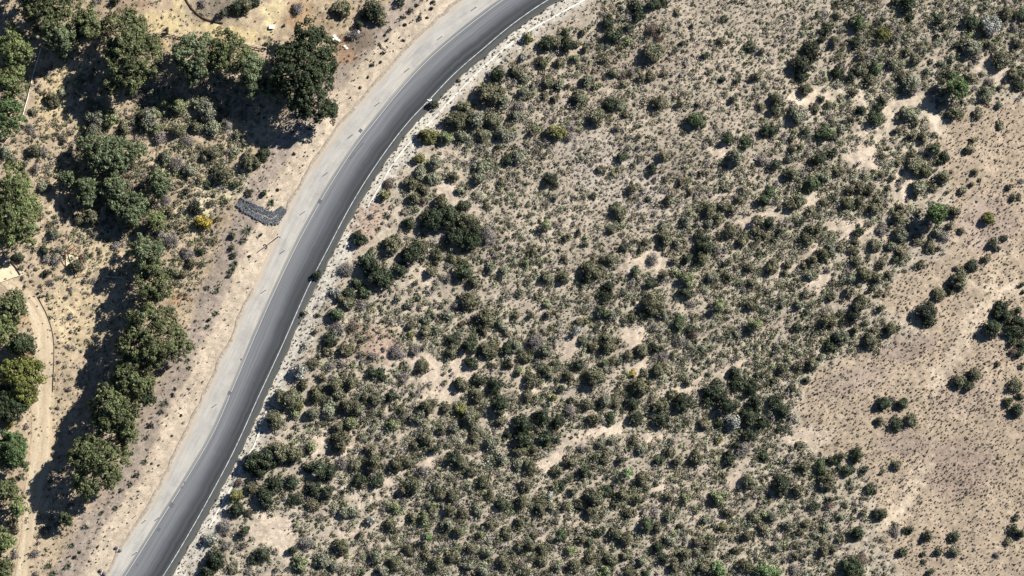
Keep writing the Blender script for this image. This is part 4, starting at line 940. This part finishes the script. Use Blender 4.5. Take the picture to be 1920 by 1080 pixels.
def logs(name, pts, rad, mat, label, cat, zoff=None, n=7):
    P = []
    for k, (a, b) in enumerate(pts):
        X, Y, Z = place(a, b); P.append((float(X), float(Y), float(Z) + (rad if zoff is None else zoff)))
    f = [rad * (1 - .5 * k / (len(P) - 1)) for k in range(len(P))] if 'branch' in name else rad
    return Geo().tube(P, f, n).build(name, mat, label=label, cat=cat)
b = logs('fallen_branch', [(711, 79), (714, 84), (716, 89), (721, 91), (725, 94)], .14, plain('dark_branch', (88, 78, 66)), 'crooked dark dead branch lying on the sandy bank', 'branch', .25)
logs('fallen_branch', [(199, 518), (212, 520), (224, 520), (238, 526), (252, 530)], .2, WOODM, 'pale fallen branch between the rusty frame and the green tree pair', 'branch')
logs('fallen_branch', [(60, 466), (75, 462), (92, 466), (108, 472), (122, 475)], .12, plain('brown_branch', (120, 96, 78)), 'thin brown branch lying left of the rusty frame', 'branch')
logs('white_pipe', [(77, 90), (72, 108), (66, 125), (60, 150), (52, 185), (46, 205), (41, 222)], .12, plain('dull_white_pipe', (214, 208, 196), var=.1), 'long thin white pipe on sand right of the left edge trees', 'pipe', .3)
logs('step_shadow_line', [(71, 556), (78, 570), (86, 585), (92, 600), (97, 616), (100, 632), (101.5, 650), (101, 680), (100, 710), (99, 735)], .08, plain('step_shadow_brown', (84, 74, 62)), 'thin dark hose along the right edge of the dirt track', 'hose', .12)  # shadow edge of the step beside the track, modelled as a dark tube
logs('garden_edging', [(346, -8), (352, 5), (360, 16), (370, 26), (380, 33), (392, 38), (404, 41), (418, 43)], .22, plain('dark_edging', (78, 66, 54), scale=3), 'dark curved edging round the grey bed at the top', 'edging', .1)
logs('white_ring', [(672, 58), (674, 59), (674.5, 61), (673, 62.5), (671.5, 61), (672, 58)], .07, WHITE, 'tiny white ring caught on the bare bush on the bank', 'ring', 1.2, 6)

# wooden rail fence, two runs
def fence(pts, label):
    c = spline(np.array([(a, b) for a, b in pts], float), 2 * len(pts) - 1)
    X, Y, Z = place(c[:, 0], c[:, 1])
    root = link('rail_fence', None, (float(X[0]), float(Y[0]), float(Z[0])), label=label, cat='fence', group='wooden rail fences')
    P = [Vector((float(X[i] - X[0]), float(Y[i] - Y[0]), float(Z[i] - Z[0]))) for i in range(len(c))]
    for p in P[::2]: Geo().box((p.x, p.y, p.z + .5), (.16, .16, 1.1)).build('post', WOODM, root)
    for h in (.45, .95): Geo().tube([p + Vector((0, .12, h)) for p in P], .11 if h > .5 else .08, 6).build('rail', WOODM, root)
fence([(280, 63), (296, 62), (312, 62), (328, 65), (345, 70), (358, 74)], 'pale wooden rail fence left of the row of trees in the clearing')
fence([(446, 82), (462, 84), (480, 87), (500, 91)], 'pale wooden rail fence between the tree row and the huge dark tree')
x, y, z = place(314.5, 57)
Geo().box((0, 0, .55), (.45, 1.5, 1.1)).box((0, -.5, 1.2), (.3, .5, .25)).box((0, .3, 1.15), (.36, .8, .12)).build('timber_stack', plain('dark_timber', (66, 54, 44)), loc=(float(x), float(y), float(z)), label='narrow dark timber stack standing at the bend of the rail fence', cat='timber stack')

# rusty frame leaning on long legs, with its pale pad
RUST = plain('rusty_steel', (104, 70, 52), scale=5, var=.4)
x, y, z = place(133, 466)
rt = link('rusty_frame', None, (float(x), float(y), float(z)), label='rusty metal frame with long thin legs in the sandy clearing', cat='frame')
def off(px, py, h=0.0):
    X, Y, Z = place(px, py); return (float(X - x), float(Y - y), float(Z - z) + h)
H = 1.3
cs = [off(125, 467, H), (off(137, 457, H)), off(141.5, 462, H), off(130, 472.5, H)]
g = Geo()
for a, b in zip(cs, cs[1:] + cs[:1]): g.tube([a, b], .1, 6)
g.tube([[(cs[0][i] + cs[1][i]) / 2 for i in range(3)], [(cs[2][i] + cs[3][i]) / 2 for i in range(3)]], .07, 6)
g.build('platform', RUST, rt)
for a, b in [((123, 475), (122.5, 500)), ((139, 468), (140.5, 519)), ((152, 482), (154, 507)), ((140, 466), (150, 482))]:
    Geo().tube([off(*a, H), off(*b, .08)], .09, 6).build('leg', RUST, rt)
for a, b in [((122, 475), (130, 471)), ((144, 515), (168, 515.5))]:
    Geo().tube([off(*a, .9), off(*b, .3)], .07, 6).build('rail', RUST, rt)
def slab(name, pts, th, mat, label, cat):
    P = [place(a, b) for a, b in pts]; zc = max(float(p[2]) for p in P) + .02
    n = len(P); V = [(float(p[0]), float(p[1]), zc + th) for p in P] + [(float(p[0]), float(p[1]), zc - .6) for p in P]
    F = [tuple(range(n))] + [(i, n + i, n + (i + 1) % n, (i + 1) % n) for i in range(n)]
    me = mesh(name, V, F, mat)
    if me.polygons[0].normal.z < 0: me.flip_normals()
    return link(name, me, label=label, cat=cat)
slab('concrete_pad', [(124, 479), (134, 476), (146, 481), (150, 486), (143, 490), (131, 498), (124, 498)], .05, plain('pale_concrete', (206, 194, 160), scale=1.5, var=.15), 'pale concrete pad under the rusty frame', 'concrete pad')
slab('sandy_slab', [(-14, 512), (0, 507), (10, 496), (21, 491), (30, 503), (38, 517), (24, 521), (8, 527), (-14, 535)], .18, plain('pale_slab', (204, 188, 158), scale=1.2, var=.15), 'pale four-sided slab at the left edge below the feathery tree', 'slab')
logs('edging_board', [(21, 489.5), (30, 501.5), (38.5, 515.5)], .12, plain('dark_board', (70, 58, 48)), 'dark board along the upper right side of the pale slab', 'board', .45)

# thin concrete ditches above the right verge
DITCH = plain('ditch_concrete', (206, 200, 188), scale=1.2, var=.2)
def ditch(pts, wd, label):
    c = spline(W(pts), 90)
    A, B = offset(c, -wd), offset(c, wd)
    strip('concrete_ditch', A, B, .15, DITCH, 5, zf=lambda x, y: height(x, y) , kind='structure', label=label)
ditch([(1120, -14), (1090, 3), (1040, 31), (985, 62), (960, 80), (905, 127), (850, 182), (800, 236), (764, 272), (735, 310), (715, 345), (700, 370), (690, 388)], .2, 'thin pale concrete ditch along the right verge around the bend')
ditch([(505, 762), (497, 777), (477, 835), (460, 860), (436, 910), (410, 955), (392, 990)], .22, 'thin pale concrete ditch along the lower right verge')

# ------------------------------------------------------------------ light, sky, camera
EL = math.radians(34); AZ = (.80, .60)
w = bpy.data.worlds.new('World'); SC.world = w; w.use_nodes = True
nt = w.node_tree; bg = nt.nodes['Background']
sky = nt.nodes.new('ShaderNodeTexSky'); sky.sky_type = 'NISHITA'; sky.sun_disc = False
sky.sun_elevation = EL; sky.sun_rotation = math.atan2(AZ[0], AZ[1])
nt.links.new(sky.outputs[0], bg.inputs['Color']); bg.inputs['Strength'].default_value = .05
sky.altitude = 1500; sky.air_density = .75; sky.dust_density = 0; sky.ozone_density = 2.5
sl = bpy.data.lights.new('sun', 'SUN'); sl.energy = 5.0; sl.angle = math.radians(.5); sl.color = (1.0, .965, .91)
so = bpy.data.objects.new('sun', sl); COL.objects.link(so)
d = Vector((AZ[0] * math.cos(EL), AZ[1] * math.cos(EL), math.sin(EL)))
so.rotation_euler = d.to_track_quat('Z', 'Y').to_euler(); so.location = d * 300
cam = bpy.data.cameras.new('camera'); co = bpy.data.objects.new('camera', cam); COL.objects.link(co)
co.location = (0, 0, CAMH); co.rotation_euler = (0, 0, 0)
cam.sensor_width = 36; cam.lens = 36 * CAMH / (1920 * S)
cam.clip_start = 1; cam.clip_end = 20000
SC.camera = co
SC.view_settings.view_transform = 'Standard'; SC.view_settings.look = 'None'
SC.view_settings.exposure = 1.0; SC.view_settings.gamma = 1
SC.view_settings.use_curve_mapping = False
SC.cycles.max_bounces = 5
